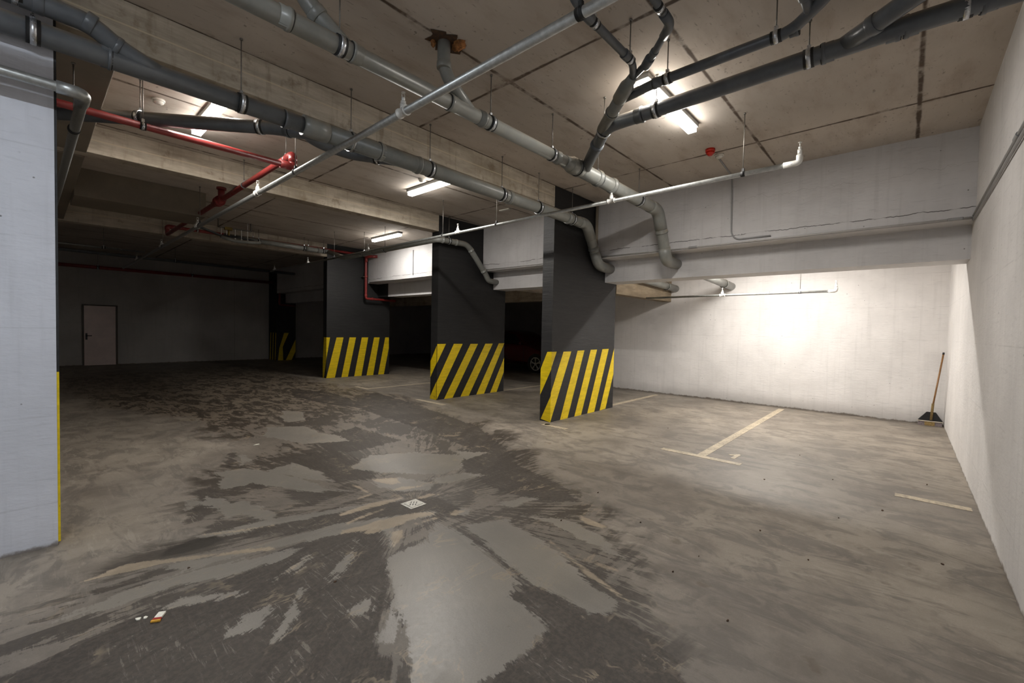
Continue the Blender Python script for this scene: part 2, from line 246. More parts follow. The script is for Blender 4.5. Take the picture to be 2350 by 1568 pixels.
def mat_floor():
    n = NT('stained_concrete_floor'); P = n.pos(); xyz = n.sep(P)
    def attr(k): return n.node('ShaderNodeAttribute', attribute_name=k).outputs['Fac']
    # radial coordinates about the floor drain: mop and tyre streaks run to it
    dx = n.math('ADD', xyz[0], -2.10); dy = n.math('ADD', xyz[1], -2.95)
    ang = n.math('ARCTAN2', dy, dx); rad = n.math('SQRT', n.math('ADD', n.math('MULTIPLY', dx, dx), n.math('MULTIPLY', dy, dy)))
    cmb = n.node('ShaderNodeCombineXYZ'); n.link(n.math('MULTIPLY', ang, 3.2), cmb.inputs[0]); n.link(n.math('MULTIPLY', rad, 0.42), cmb.inputs[1])
    R = cmb.outputs[0]
    warp = n.noise(P, 1.1, 5, 0.6)
    cmb2 = n.node('ShaderNodeCombineXYZ'); n.link(n.math('ADD', n.math('MULTIPLY', ang, 3.2), n.math('MULTIPLY', warp, 1.5)), cmb2.inputs[0]); n.link(n.math('MULTIPLY', rad, 0.5), cmb2.inputs[1])
    st1r = n.noise(cmb2.outputs[0], 1.7, 5, 0.62, 0.5)
    st1c = n.noise(n.mapping(P, (0.7, 2.0, 1), (5, 2, 0), (0, 0, math.radians(28))), 1.5, 7, 0.68, 0.9)
    st1 = n.mix(n.ramp(rad, 0.5, 2.2, 0.15, 0.62), st1c, st1r)
    st2 = n.noise(n.mapping(R, (3, 1.2, 1)), 3.2, 7, 0.7, 0.3)
    # sweeping streaks across the driveway
    sw = n.noise(n.mapping(P, (3.4, 1.6, 1), (0, 0, 0), (0, 0, math.radians(35))), 1.35, 8, 0.7, 1.0)
    sw2 = n.noise(n.mapping(P, (9, 2.2, 1), (3, 1, 0), (0, 0, math.radians(50))), 1.4, 7, 0.72, 0.8)
    big = n.noise(P, 0.45, 5, 0.6, 0.4)
    med = n.noise(P, 2.3, 8, 0.68, 0.3)
    fine = n.noise(P, 38, 4, 0.7)
    grit = n.noise(P, 120, 3, 0.6)
    scr = n.noise(n.mapping(P, (30, 1.6, 1), (0, 0, 0), (0, 0, math.radians(-62))), 1.3, 6, 0.7, 0.6)
    brush = n.noise(n.mapping(P, (46, 4.0, 1), (0, 0, 0), (0, 0, math.radians(-24))), 1.2, 5, 0.75, 0.8)
    tan = n.mix(n.ramp(big, 0.32, 0.68), rgb(118, 110, 101), rgb(150, 140, 127))
    tan = n.mix(n.ramp(med, 0.40, 0.70, 0, 0.65), tan, rgb(94, 86, 77))
    tan = n.mix(n.ramp(sw, 0.47, 0.60, 0, 0.62), tan, rgb(94, 88, 81))
    tan = n.mix(n.math('MULTIPLY', n.ramp(sw2, 0.56, 0.62), n.ramp(big, 0.4, 0.6, 0, 0.5)), tan, rgb(158, 149, 136))
    tan = n.mix(n.ramp(brush, 0.60, 0.70, 0, 0.30), tan, rgb(166, 156, 142))
    tan = n.mix(n.ramp(n.noise(P, 0.9, 4, 0.55), 0.55, 0.75, 0, 0.35), tan, rgb(108, 104, 97))
    tan = n.mix(n.ramp(scr, 0.56, 0.74, 0, 0.28), tan, rgb(156, 147, 134))
    tan = n.mix(n.ramp(n.noise(P, 5.5, 3, 0.5), 0.66, 0.74, 0, 0.55), tan, rgb(92, 80, 66))
    rag = n.math('ADD', n.math('MULTIPLY', n.math('SUBTRACT', st2, 0.5), 0.22), n.math('MULTIPLY', n.math('SUBTRACT', n.noise(P, 7, 8, 0.75), 0.5), 0.16))
    rag = n.math('ADD', rag, n.math('MULTIPLY', n.math('SUBTRACT', n.noise(P, 42, 4, 0.7), 0.5), 0.05))
    zone = n.ramp(n.math('ADD', attr('zone'), n.math('MULTIPLY', n.math('SUBTRACT', st1, 0.5), 1.9)), -0.16, 0.16)
    far = n.ramp(rad, 3.2, 5.5)
    stt = n.mix(far, st1, sw)
    mixd = n.math('ADD', n.math('MULTIPLY', stt, 0.62), n.math('MULTIPLY', n.mix(far, st2, sw2), 0.38))
    mixd = n.math('ADD', mixd, n.math('MULTIPLY', n.math('SUBTRACT', brush, 0.5), 0.10))
    dk = n.ramp(mixd, 0.492, 0.512)
    dkz = n.math('MULTIPLY', dk, zone)
    film = n.mix(n.ramp(med, 0.35, 0.7), rgb(92, 85, 77), rgb(116, 107, 97))
    film = n.mix(n.math('MULTIPLY', far, 0.75), film, rgb(126, 113, 96))
    col = n.mix(n.math('MULTIPLY', zone, 0.80), tan, film)
    dirt = n.mix(n.ramp(fine, 0.4, 0.62), rgb(47, 40, 34), rgb(66, 58, 50))
    col = n.mix(n.math('MULTIPLY', dkz, 0.86), col, dirt)
    dp = n.ramp(n.math('ADD', attr('darkp'), rag), -0.015, 0.03)
    spk = n.ramp(n.noise(P, 16, 8, 0.8), 0.60, 0.66)
    spk = n.math('MAXIMUM', spk, n.ramp(brush, 0.56, 0.62))
    dpm = n.math('MULTIPLY', dp, n.math('SUBTRACT', 1.0, n.math('MULTIPLY', spk, n.ramp(med, 0.44, 0.56, 0.15, 0.85))))
    col = n.mix(n.math('MULTIPLY', dpm, 0.88), col, dirt)
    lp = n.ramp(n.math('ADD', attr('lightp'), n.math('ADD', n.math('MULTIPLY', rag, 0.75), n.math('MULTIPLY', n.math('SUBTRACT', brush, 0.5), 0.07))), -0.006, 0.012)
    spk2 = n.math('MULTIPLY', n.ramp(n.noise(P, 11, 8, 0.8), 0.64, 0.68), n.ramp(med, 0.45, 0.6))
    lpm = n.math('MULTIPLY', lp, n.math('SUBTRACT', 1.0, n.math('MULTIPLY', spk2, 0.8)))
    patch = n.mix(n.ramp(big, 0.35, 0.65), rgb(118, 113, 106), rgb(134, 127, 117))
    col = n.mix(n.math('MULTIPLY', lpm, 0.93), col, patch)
    tp = n.ramp(n.math('ADD', attr('tanp'), n.math('ADD', n.math('MULTIPLY', rag, 0.32), n.math('MULTIPLY', n.math('SUBTRACT', brush, 0.5), 0.05))), -0.006, 0.014)
    col = n.mix(n.math('MULTIPLY', tp, 0.9), col, n.mix(n.ramp(med, 0.35, 0.65), rgb(140, 126, 107), rgb(166, 150, 128)))
    # pale dried rims along stripes of grit
    rim = n.math('MULTIPLY', n.ramp(n.math('ABSOLUTE', n.math('SUBTRACT', st1, 0.50)), 0.004, 0.016, 1, 0), zone)
    col = n.mix(n.math('MULTIPLY', rim, n.ramp(n.noise(P, 3, 4, 0.6), 0.5, 0.65, 0, 0.5)), col, rgb(150, 134, 112))
    oil = n.ramp(n.math('ADD', attr('oil'), n.math('MULTIPLY', rag, 0.3)), -0.01, 0.015)
    col = n.mix(n.math('MULTIPLY', oil, 0.9), col, rgb(34, 28, 21))
    col = n.mix(n.ramp(grit, 0.3, 0.7, 0, 0.12), col, rgb(60, 54, 46))
    n.color(col)
    n.b.inputs['Specular IOR Level'].default_value = 0.5
    ro = n.math('ADD', 0.56, n.math('MULTIPLY', zone, -0.06))
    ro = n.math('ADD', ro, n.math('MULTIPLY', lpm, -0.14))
    ro = n.math('ADD', ro, n.math('MULTIPLY', dpm, 0.10))
    ro = n.math('ADD', ro, n.math('MULTIPLY', n.math('SUBTRACT', fine, 0.5), 0.16))
    n.rough(ro)
    n.bump(n.noise(P, 30, 3, 0.75), 0.14, 0.004)
    return n.m

def mat_black():
    n = NT('black_wall_paint'); P = n.pos()
    g = n.noise(n.mapping(P, (1, 1, 9)), 3.0, 6, 0.7)
    col = n.mix(n.ramp(g, 0.35, 0.7), rgb(23, 23, 24), rgb(33, 32, 32))
    col = n.mix(n.ramp(n.noise(P, 13, 4, 0.7), 0.72, 0.76, 0, 0.7), col, rgb(120, 115, 108))
    n.color(col); n.rough(0.6); n.bump(g, 0.6, 0.006)
    return n.m
def mat_yellow():
    n = NT('yellow_stripe_paint'); P = n.pos()
    g = n.noise(n.mapping(P, (1, 1, 6)), 4.0, 6, 0.7)
    col = n.mix(n.ramp(g, 0.3, 0.7), rgb(204, 176, 8), rgb(230, 200, 16))
    xyz = n.sep(P)
    chip = n.math('MULTIPLY', n.ramp(n.noise(P, 22, 6, 0.75), 0.62, 0.68), n.ramp(xyz[2], 0.05, 0.5, 0.9, 0.15))
    col = n.mix(chip, col, rgb(96, 76, 30))
    n.color(col); n.rough(0.5); n.bump(g, 0.2, 0.004)
    return n.m
def mat_line():
    n = NT('worn_road_paint'); P = n.pos()
    w = n.math('ADD', n.math('MULTIPLY', n.noise(P, 34, 8, 0.75), 0.6), n.math('MULTIPLY', n.noise(P, 5, 4, 0.6), 0.4))
    col = n.mix(n.ramp(w, 0.38, 0.66, 0.05, 0.95), rgb(190, 176, 152), rgb(134, 123, 107))
    n.color(col); n.rough(0.6)
    return n.m

M = {}
M['floor'] = mat_floor()
M['ceiling'] = mat_ceiling()
M['beam'] = mat_beam()
M['beam_dimmed'] = mat_beam('dimmed_board_marked_concrete', (112, 98, 80), (140, 126, 104))  # same beam concrete, shade put into its colours to offset the nearby bay lamp
M['soffit'] = simple('smooth_grey_render', rgb(128, 118, 104), 0.8, 0, 0.12, 2.0, 0.2)
M['white'] = mat_white('white_wall_paint', rgb(214, 211, 209))
M['upper'] = mat_white('white_downstand_paint', rgb(204, 202, 202), crack=True, stripes=False, dirt=False)
M['column'] = mat_white('white_column_paint', rgb(206, 208, 216), pits=0.66)
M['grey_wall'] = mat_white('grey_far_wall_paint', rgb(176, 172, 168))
M['black'] = mat_black()
M['yellow'] = mat_yellow()
M['line'] = mat_line()
def mat_pvc(name, a, b):
    n = NT(name); P = n.pos(); xyz = n.sep(P)
    g = n.noise(P, 5, 6, 0.7)
    col = n.mix(n.ramp(g, 0.3, 0.7), rgb(*a), rgb(*b))
    geo = n.node('ShaderNodeNewGeometry'); nz = n.sep(geo.outputs['Normal'])[2]
    dust = n.math('MULTIPLY', n.ramp(nz, 0.1, 0.9), n.ramp(n.noise(P, 9, 5, 0.7), 0.3, 0.6, 0.35, 0.9))
    col = n.mix(n.math('MULTIPLY', dust, 0.7), col, rgb(150, 132, 108))
    n.color(col); n.rough(0.34)
    return n.m
M['pvc'] = mat_pvc('grey_plastic_pipe', (122, 124, 121), (138, 138, 132))
M['pvc2'] = mat_pvc('dark_grey_plastic_pipe', (84, 88, 93), (98, 102, 106))
M['seal'] = simple('black_rubber_seal', rgb(30, 30, 30), 0.6)
M['galv'] = simple('galvanised_steel_pipe', rgb(172, 174, 172), 0.38, 0.75, 0.12, 30)
M['clamp'] = simple('bright_zinc_clamp', rgb(205, 208, 212), 0.28, 0.85, 0.06, 20)
M['rod'] = simple('threaded_steel_rod', rgb(128, 124, 118), 0.5, 0.6, 0.15, 60)
M['fitting'] = simple('pale_zinc_fitting', rgb(222, 221, 216), 0.42, 0.15, 0.12, 25)
M['red'] = simple('red_pipe_paint', rgb(130, 44, 42), 0.38, 0, 0.10, 12)
M['conduit'] = simple('grey_conduit_plastic', rgb(150, 150, 150), 0.5, 0, 0.08, 12)
M['wconduit'] = simple('white_painted_conduit', rgb(190, 188, 186), 0.55, 0, 0.06, 12)
M['housing'] = simple('lamp_housing_grey', rgb(150, 150, 148), 0.45, 0, 0.04, 10)
M['plastic_white'] = simple('white_plastic', rgb(215, 212, 204), 0.4, 0, 0.05, 20)
M['red_plastic'] = simple('red_siren_plastic', rgb(190, 40, 24), 0.3, 0, 0.1, 20)
M['foam'] = simple('orange_expanding_foam', rgb(150, 100, 56), 0.9, 0, 0.45, 30, 0.9)
M['hole'] = simple('broken_concrete_edge', rgb(74, 54, 38), 0.95, 0, 0.4, 25, 0.9)
M['door'] = simple('door_pale_paint', rgb(232, 212, 206), 0.5, 0, 0.05, 3)
M['doorframe'] = simple('door_frame_paint', rgb(86, 78, 70), 0.6, 0, 0.05, 3)
M['dark'] = simple('black_plastic', rgb(22, 22, 24), 0.45, 0, 0.1, 20)
M['drain'] = simple('cast_drain_metal', rgb(188, 186, 178), 0.4, 0.55, 0.15, 40)
M['wood'] = simple('varnished_broom_stick', rgb(124, 86, 44), 0.45, 0, 0.2, 14)
M['bristle'] = simple('tan_bristles', rgb(140, 118, 76), 0.9, 0, 0.35, 60, 0.6)
M['bristle2'] = simple('grey_bristles', rgb(120, 110, 112), 0.9, 0, 0.3, 60, 0.6)
M['cream'] = simple('cream_plastic_trim', rgb(216, 206, 190), 0.5, 0, 0.05, 20)
M['paper'] = simple('crumpled_white_paper', rgb(226, 222, 208), 0.7, 0, 0.08, 60)
M['redpaper'] = simple('red_packet_print', rgb(150, 26, 22), 0.6, 0, 0.1, 60)
M['goldpaper'] = simple('gold_packet_print', rgb(206, 152, 50), 0.5, 0, 0.15, 60)
M['brass'] = simple('brass_valve', rgb(150, 128, 70), 0.4, 0.6, 0.2, 30)

def mat_emit(name, strength, col=(1, 1, 1, 1)):
    m = bpy.data.materials.new(name); m.use_nodes = True
    b = m.node_tree.nodes['Principled BSDF']
    b.inputs['Base Color'].default_value = (0.9, 0.9, 0.9, 1)
    b.inputs['Emission Color'].default_value = col
    b.inputs['Emission Strength'].default_value = strength
    return m

# ------------------------------------------------------------------ setting
# floor: one mesh, finely gridded where the stains need it
def lerp_grid(a, fine0, fine1, b, step, coarse):
    return np.concatenate([np.arange(a, fine0, coarse), np.arange(fine0, fine1, step), np.arange(fine1, b + coarse * 0.5, coarse)])
gx = lerp_grid(-3.5, -1.0, 6.6, 17.0, 0.025, 0.2)
gy = lerp_grid(-0.5, 0.2, 8.2, 20.6, 0.025, 0.2)
X, Y = np.meshgrid(gx, gy, indexing='ij')
def sdf(polys):
    best = np.full(X.shape, -1.0)
    for poly in polys:
        pa = np.array(poly); n = len(pa)
        inside = np.zeros(X.shape, bool); dist = np.full(X.shape, 1e9)
        for i in range(n):
            ax, ay = pa[i]; bx, by = pa[(i + 1) % n]
            vx, vy = bx - ax, by - ay
            t = np.clip(((X - ax) * vx + (Y - ay) * vy) / (vx * vx + vy * vy + 1e-12), 0, 1)
            dist = np.minimum(dist, np.hypot(X - ax - t * vx, Y - ay - t * vy))
            cr = ((ay > Y) != (by > Y)) & (X < (bx - ax) * (Y - ay) / ((by - ay) if abs(by - ay) > 1e-9 else 1e-9) + ax)
            inside ^= cr
        best = np.maximum(best, np.where(inside, dist, -dist))
    return np.clip(best, -1, 1)
nx, ny = len(gx), len(gy)
verts = np.stack([X.ravel(), Y.ravel(), np.zeros(X.size)], 1)
idx = np.arange(nx * ny).reshape(nx, ny)
faces = np.stack([idx[:-1, :-1].ravel(), idx[1:, :-1].ravel(), idx[1:, 1:].ravel(), idx[:-1, 1:].ravel()], 1)
me = bpy.data.meshes.new('floor'); me.from_pydata(verts.tolist(), [], faces.tolist()); me.materials.append(M['floor'])
for nm, pl in (('lightp', LIGHT), ('darkp', DARK), ('tanp', TANP), ('zone', ZONE), ('oil', OIL)):
    at = me.attributes.new(nm, 'FLOAT', 'POINT'); at.data.foreach_set('value', sdf(pl).ravel().astype(np.float32))
fl = bpy.data.objects.new('floor', me); COL.objects.link(fl); fl['kind'] = 'structure'

struct('ceiling', MB().box(-3.5, 7.2, -0.5, 20.6, CEIL, CEIL + 0.2), M['ceiling'])
struct('ceiling', MB().box(7.46, 17.0, -0.5, 20.6, 3.0, 3.2), M['ceiling'])
struct('wall_right', MB().box(-3.5, 17.0, -0.7, -0.5, 0, CEIL), M['white'])
struct('wall_left', MB().box(-3.7, -3.5, -0.7, 20.6, 0, CEIL), M['white'])
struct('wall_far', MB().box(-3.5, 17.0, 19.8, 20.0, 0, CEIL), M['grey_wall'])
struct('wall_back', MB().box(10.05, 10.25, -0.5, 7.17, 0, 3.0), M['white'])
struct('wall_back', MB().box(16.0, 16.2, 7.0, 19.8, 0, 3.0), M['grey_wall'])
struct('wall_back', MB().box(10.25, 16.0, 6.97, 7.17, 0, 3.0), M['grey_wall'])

# pillars
def snap(c): return [(5.47 if abs(a - 5.47) < 0.066 else a, b) for a, b in c]
def pillar(y0, stripes, label, x0=5.47, x1=7.43, th=0.21, z1=CEIL):
    t = thing('pillar', ((x0 + x1) / 2, y0 + th / 2, 0), label, 'pillar')
    build('shaft', MB().box(x0, x1, y0, y0 + th, 0, z1), M['black'], t)
    mb = MB()
    for side, c in stripes:
        if side == 'R':
            c = snap(c); p = [(a - 0.002 if abs(a - x0) < 1e-3 else a, y0 - 0.002, b) for a, b in c]
        else: p = [(x0 - 0.002, a - 0.002 if abs(a - y0) < 1e-3 else a, b) for a, b in c]
        mb.poly(p)
    build('hazard_stripes', mb, M['yellow'], t)
    return t
pillar(4.10, P3, 'black pillar with wide yellow hazard stripes, closest of the row, beside the bright white bay')
pillar(6.95, P2, 'black pillar with slanting yellow hazard stripes in front of the parked red car')
pillar(11.80, P1, 'black pillar with yellow stripes beside the dropping red pipe')
s0 = [('R', [(6.98, 1.12), (7.16, 1.12), (6.93, 0.55), (6.95, 0.0), (6.75, 0.0), (6.80, 0.5)]), ('R', [(7.43, 0.85), (7.43, 0.35), (7.28, 0.0), (7.05, 0.0)]),
      ('L', [(18.95, 1.12), (19.05, 1.12), (19.12, 0.0), (19.02, 0.0)]), ('L', [(19.22, 1.12), (19.32, 1.12), (19.40, 0.0), (19.29, 0.0)]), ('L', [(19.5, 1.12), (19.58, 1.12), (19.66, 0.0), (19.56, 0.0)])]
pillar(18.85, s0, 'dark striped pillar at the far end by the grey wall', x0=6.72, x1=7.43, th=0.93)

# near white column on the left, its far side painted black over yellow
t = thing('column', (-0.8, 4.13, 0), 'white painted concrete column at the left edge of the view', 'column')
colm = MB().box(-1.8, 0.115, 4.02, 4.24, 0, CEIL)
build('shaft', colm, M['column'], t)
build('yellow_band', MB().box(0.115, 0.127, 4.024, 4.236, 0.02, 1.12), M['yellow'], t)
build('black_band', MB().box(0.115, 0.127, 4.024, 4.236, 1.12, CEIL), M['black'], t)

# white downstands between the pillars: upper slab overhanging a set-back lower beam
for i, (ya, yb, lab) in enumerate(((-0.5, 4.10, 'long white downstand beam above the bright parking bay'),
                                   (4.31, 6.95, 'short white downstand beam between the two nearest striped pillars'),
                                   (7.16, 11.80, 'white downstand beam lit by the far ceiling lamp'),
                                   (12.01, 18.85, 'dim white downstand beam towards the far end'))):
    t = thing('downstand_beam', (7.0, (ya + yb) / 2, 2.33), lab, 'beam')
    build('upper_face', MB().box(6.70, 7.46, ya, yb, 2.71, CEIL), M['upper'], t)
    yl = yb - (0.55 if i == 2 else 0)
    build('lower_beam', MB().box(7.03, 7.46, ya, yl, 2.33, 2.71), M['upper'], t)
    if i == 2: build('black_end', MB().box(7.03, 7.46, yl, yb, 2.33, 2.71), M['black'], t)

# ceiling beams running to the pillars
for y0, x0, x1, zb, lab in ((4.10, 0.127, 5.47, 3.355, 'nearest board-marked concrete ceiling beam running to the closest striped pillar'),
                     (6.95, 0.127, 5.47, 3.365, 'second board-marked concrete ceiling beam ending at the middle striped pillar'),
                     (11.80, -3.5, 5.47, 3.33, 'farthest board-marked ceiling beam behind the red and grey pipes')):
    tag(build('ceiling_beam', MB().box(x0, x1, y0, y0 + 0.21, zb, CEIL), M['beam'], bevel=0.006), lab, 'beam')
tag(build('edge_beam', MB().box(0.0, 0.45, 4.31, 6.95, 3.35, CEIL).box(0.0, 0.45, 7.16, 11.80, 3.35, CEIL), M['soffit'], bevel=0.006), 'smooth grey edge beam running away behind the white column', 'beam')
tag(build('bulkhead', MB().box(0.45, 2.055, 9.0, 9.85, 3.27, CEIL), M['soffit'], bevel=0.006), 'smooth grey ceiling bulkhead that the red pipe passes through', 'bulkhead')
# low beams inside the bays behind the downstands
tag(build('bay_beam', MB().box(7.46, 10.05, 4.10, 4.32, 2.16, 3.0), M['beam_dimmed']), 'board-marked beam behind the closest striped pillar, inside the bright bay', 'beam')
tag(build('bay_beam', MB().box(10.05, 10.4, 7.17, 19.8, 2.30, 3.0), M['beam']), 'low concrete beam over the dark area with the red car', 'beam')
tag(build('bay_beam', MB().box(7.46, 10.05, 6.95, 7.17, 2.40, 3.0), M['beam']), 'board-marked beam behind the middle striped pillar', 'beam')

# door in the far wall
t = build('door_1', MB().box(1.19, 1.955, 19.755, 19.80, 0.0, 1.95), M['door'], bevel=0.004); t['kind'] = 'structure'
build('door_frame', MB().box(1.15, 1.19, 19.74, 19.80, 0, 1.99).box(1.955, 2.005, 19.74, 19.80, 0, 1.99).box(1.19, 1.955, 19.74, 19.80, 1.95, 1.99), M['doorframe'], t)
build('door_handle', MB().sweep([(1.245, 19.755, 0.97), (1.245, 19.70, 0.97), (1.37, 19.70, 0.97)], 0.012, 10).box(1.22, 1.27, 19.745, 19.756, 0.84, 1.05), M['dark'], t)
struct('trim_1', MB().box(5.47, 5.52, 19.77, 19.80, 0, 3.4), M['grey_wall'])

# ------------------------------------------------------------------ pipes
def fillet(pts, R, n=6):
    pts = [Vector(p) for p in pts]; out = [pts[0]]
    for i in range(1, len(pts) - 1):
        a, b, c = pts[i-1], pts[i], pts[i+1]
        u = (a - b).normalized(); w = (c - b).normalized()
        d = min(R, (a - b).length * 0.48, (c - b).length * 0.48)
        p0 = b + u * d; p1 = b + w * d
        for k in range(n + 1):
            s = k / n; out.append(p0.lerp(b, s).lerp(b.lerp(p1, s), s))
    out.append(pts[-1]); return out
def at_len(a, b, dist):
    a, b = Vector(a), Vector(b); return a + (b - a).normalized() * dist
def ring(c, d, r, L):
    c, d = Vector(c), Vector(d).normalized(); return MB().sweep([c - d * L/2, c - d * L*0.42, c + d * L*0.42, c + d * L/2], [r*0.96, r, r, r*0.96], 24)
def socket(t, c, d, r, mat, L=0.07):
    """Push-fit collar with a raised lip and its rubber seal."""
    c, d = Vector(c), Vector(d).normalized()
    o = build('socket', MB().sweep([c - d*L*0.5, c + d*L*0.15, c + d*L*0.2, c + d*L*0.5, c + d*L*0.52], [r*1.07, r*1.07, r*1.16, r*1.16, r*1.02], 24), mat, t)
    build('seal', MB().sweep([c + d*L*0.52, c + d*L*0.60], [r*1.09, r*1.09], 24), M['seal'], o)
    return o
def clamp(t, c, d, r, zc=CEIL, mat=None, w=0.028, rod=True):
    c, d = Vector(c), Vector(d).normalized()
    build_o = build('clamp', MB().sweep([c - d*w*1.1, c + d*w*1.1], [r*1.045, r*1.045], 24, mi=1).sweep([c - d*w/2, c + d*w/2], [r*1.12, r*1.12], 24).box(c.x-0.011, c.x+0.011, c.y-0.011, c.y+0.011, c.z + r, c.z + r + 0.03), [mat or M['clamp'], M['seal']], t)
    if rod: build('hanger_rod', MB().sweep([(c.x, c.y, c.z + r + 0.02), (c.x, c.y, zc + 0.002)], 0.0045, 8).sweep([(c.x, c.y, zc - 0.012), (c.x, c.y, zc + 0.002)], 0.012, 10), M['rod'], build_o)
    return build_o
def pipe(t, pts, r, mat, R=None, name='pipe', seg=28):
    return build(name, MB().sweep(fillet(pts, R if R else r * 1.6), r, seg), mat, t)

# --- drain A: big pale pipe across the view
A = thing('drain_pipe', (2.8, 2.78, 3.2), 'large pale grey drain pipe crossing the near ceiling and dropping at the right bay', 'pipe')
pipe(A, [(-3.45, 2.78, 3.25), (4.02, 2.78, 3.26)], 0.058, M['pvc'])
pipe(A, [(3.96, 2.78, 3.26), (6.28, 2.80, 3.26), (6.56, 2.79, 2.66), (6.66, 2.79, 2.56), (7.06, 2.79, 2.55)], 0.082, M['pvc'], R=0.13)
build('reducer', MB().sweep([(3.86, 2.78, 3.26), (3.93, 2.78, 3.26), (3.99, 2.78, 3.26), (4.06, 2.78, 3.26)], [0.064, 0.07, 0.09, 0.09], 28), M['pvc'], A)
for x, s in ((1.02, 1), (1.47, -1), (2.30, -1), (2.62, 1), (3.72, 1)): socket(A, (x, 2.78, 3.26), (s, 0, 0), 0.058, M['pvc'])
for x, s in ((4.14, -1), (4.52, 1), (4.86, 1)): socket(A, (x, 2.78, 3.26), (s, 0, 0), 0.082, M['pvc'], 0.06)
build('elbow', MB().sweep(fillet([(6.0, 2.80, 3.26), (6.28, 2.80, 3.26), (6.40, 2.797, 3.0)], 0.16, 8), 0.089, 28), M['pvc'], A)
socket(A, (6.42, 2.796, 2.97), (0.42, 0, -0.9), 0.082, M['pvc'], 0.05)
build('elbow', MB().sweep(fillet([(6.52, 2.79, 2.74), (6.60, 2.79, 2.56), (6.86, 2.79, 2.55)], 0.12, 8), 0.089, 28), M['pvc'], A)
for x in (0.2, 1.36, 2.74, 3.64): clamp(A, (x, 2.78, 3.26), (1, 0, 0), 0.060)
for x in (4.55, 5.62): clamp(A, (x, 2.785, 3.26), (1, 0, 0), 0.084)
br = build('branch_pipe', MB().sweep(fillet([(1.42, 2.79, 3.265), (1.22, 2.86, 3.45), (1.06, 2.90, CEIL)], 0.08), 0.056, 28), M['pvc'], A)
build('socket', ring((1.245, 2.85, 3.427), (-0.2, 0.07, 0.185), 0.064, 0.05), M['pvc'], br)
br = build('riser_pipe', MB().sweep(fillet([(2.19, 2.75, CEIL + 0.05), (2.19, 2.76, 3.46), (2.50, 2.78, 3.27)], 0.12, 8), 0.050, 28), M['pvc'], A)
build('socket', ring((2.19, 2.752, 3.50), (0, 0, 1), 0.056, 0.05), M['pvc'], br)
# broken hole with foam where the riser enters the ceiling
hole = MB(); n = 16
ring_o = [(2.20 + math.cos(2*PI*k/n) * (0.15 + 0.045 * math.sin(k*2.3)), 2.74 + math.sin(2*PI*k/n) * (0.11 + 0.03 * math.cos(k*3.1)), CEIL - 0.004) for k in range(n)]
hole.poly(list(reversed(ring_o)))
ho = build('ceiling_hole', hole, M['hole']); tag(ho, 'ragged broken hole in the ceiling around the drop pipe', 'hole')
fm = MB(); random.seed(3)
def blob(mb, c, r, mi=0, sq=(1,1,1), seg=10, rn=7, jit=0.25):
    vs, fs = [], []
    for i in range(rn + 1):
        th = PI * i / rn
        for k in range(seg):
            ph = 2*PI*k/seg; q = r * (1 + random.uniform(-jit, jit) * math.sin(th))
            vs.append((c[0] + q*sq[0]*math.sin(th)*math.cos(ph), c[1] + q*sq[1]*math.sin(th)*math.sin(ph), c[2] + q*sq[2]*math.cos(th)))
    for i in range(rn):
        for k in range(seg):
            k2 = (k+1) % seg; fs.append((i*seg+k, (i+1)*seg+k, (i+1)*seg+k2, i*seg+k2))
    mb.add(vs, fs, mi, True)
blob(fm, (2.275, 2.68, CEIL - 0.010), 0.050, sq=(0.9, 1.2, 0.8), seg=18, rn=12, jit=0.35)
tag(build('foam_patch', fm, M['foam']), 'lumpy orange sealing foam right of the drop pipe at the ceiling', 'foam')
fm = MB(); blob(fm, (2.12, 2.80, CEIL - 0.018), 0.024, sq=(0.8, 0.8, 1.5), seg=14, rn=9, jit=0.35)
tag(build('foam_patch', fm, M['foam']), 'small orange foam drip left of the drop pipe at the ceiling', 'foam')

# --- drain B: dark pipes at upper right
B = thing('drain_pipe', (3.7, 1.0, 3.3), 'dark grey drain pipe running from the upper right corner to the pale pipe', 'pipe')
pipe(B, [(3.815, -0.52, 3.44), (3.76, 0.0, 3.43), (3.64, 2.15, 3.365), (4.24, 2.76, 3.28)], 0.060, M['pvc2'], R=0.12)
dB = Vector((-0.055, 1, -0.03))
for c, s in (((3.80, -0.30, 3.44), 1), ((3.768, 0.13, 3.428), -1), ((3.772, 0.04, 3.43), 1), ((3.74, 0.47, 3.418), 1), ((3.66, 1.83, 3.375), -1)): socket(B, c, dB * s, 0.060, M['pvc2'])
clamp(B, (3.79, -0.20, 3.437), dB, 0.062); clamp(B, (3.728, 0.58, 3.413), dB, 0.062); clamp(B, (3.668, 1.68, 3.38), dB, 0.062)
socket(B, (3.86, 2.375, 3.335), (0.6, 0.61, -0.08), 0.060, M['pvc2'], 0.06)
clamp(B, (3.70, 2.21, 3.36), (0.6, 0.61, -0.08), 0.062)
w = build('branch_pipe', MB().sweep(fillet([(3.75, 0.40, 3.425), (3.54, 0.08, 3.45), (3.22, -0.40, 3.49)], 0.15), 0.058, 28), M['pvc2'], B)
build('socket', ring((3.63, 0.217, 3.439), (0.21, 0.32, -0.025), 0.065, 0.05), M['pvc2'], w)
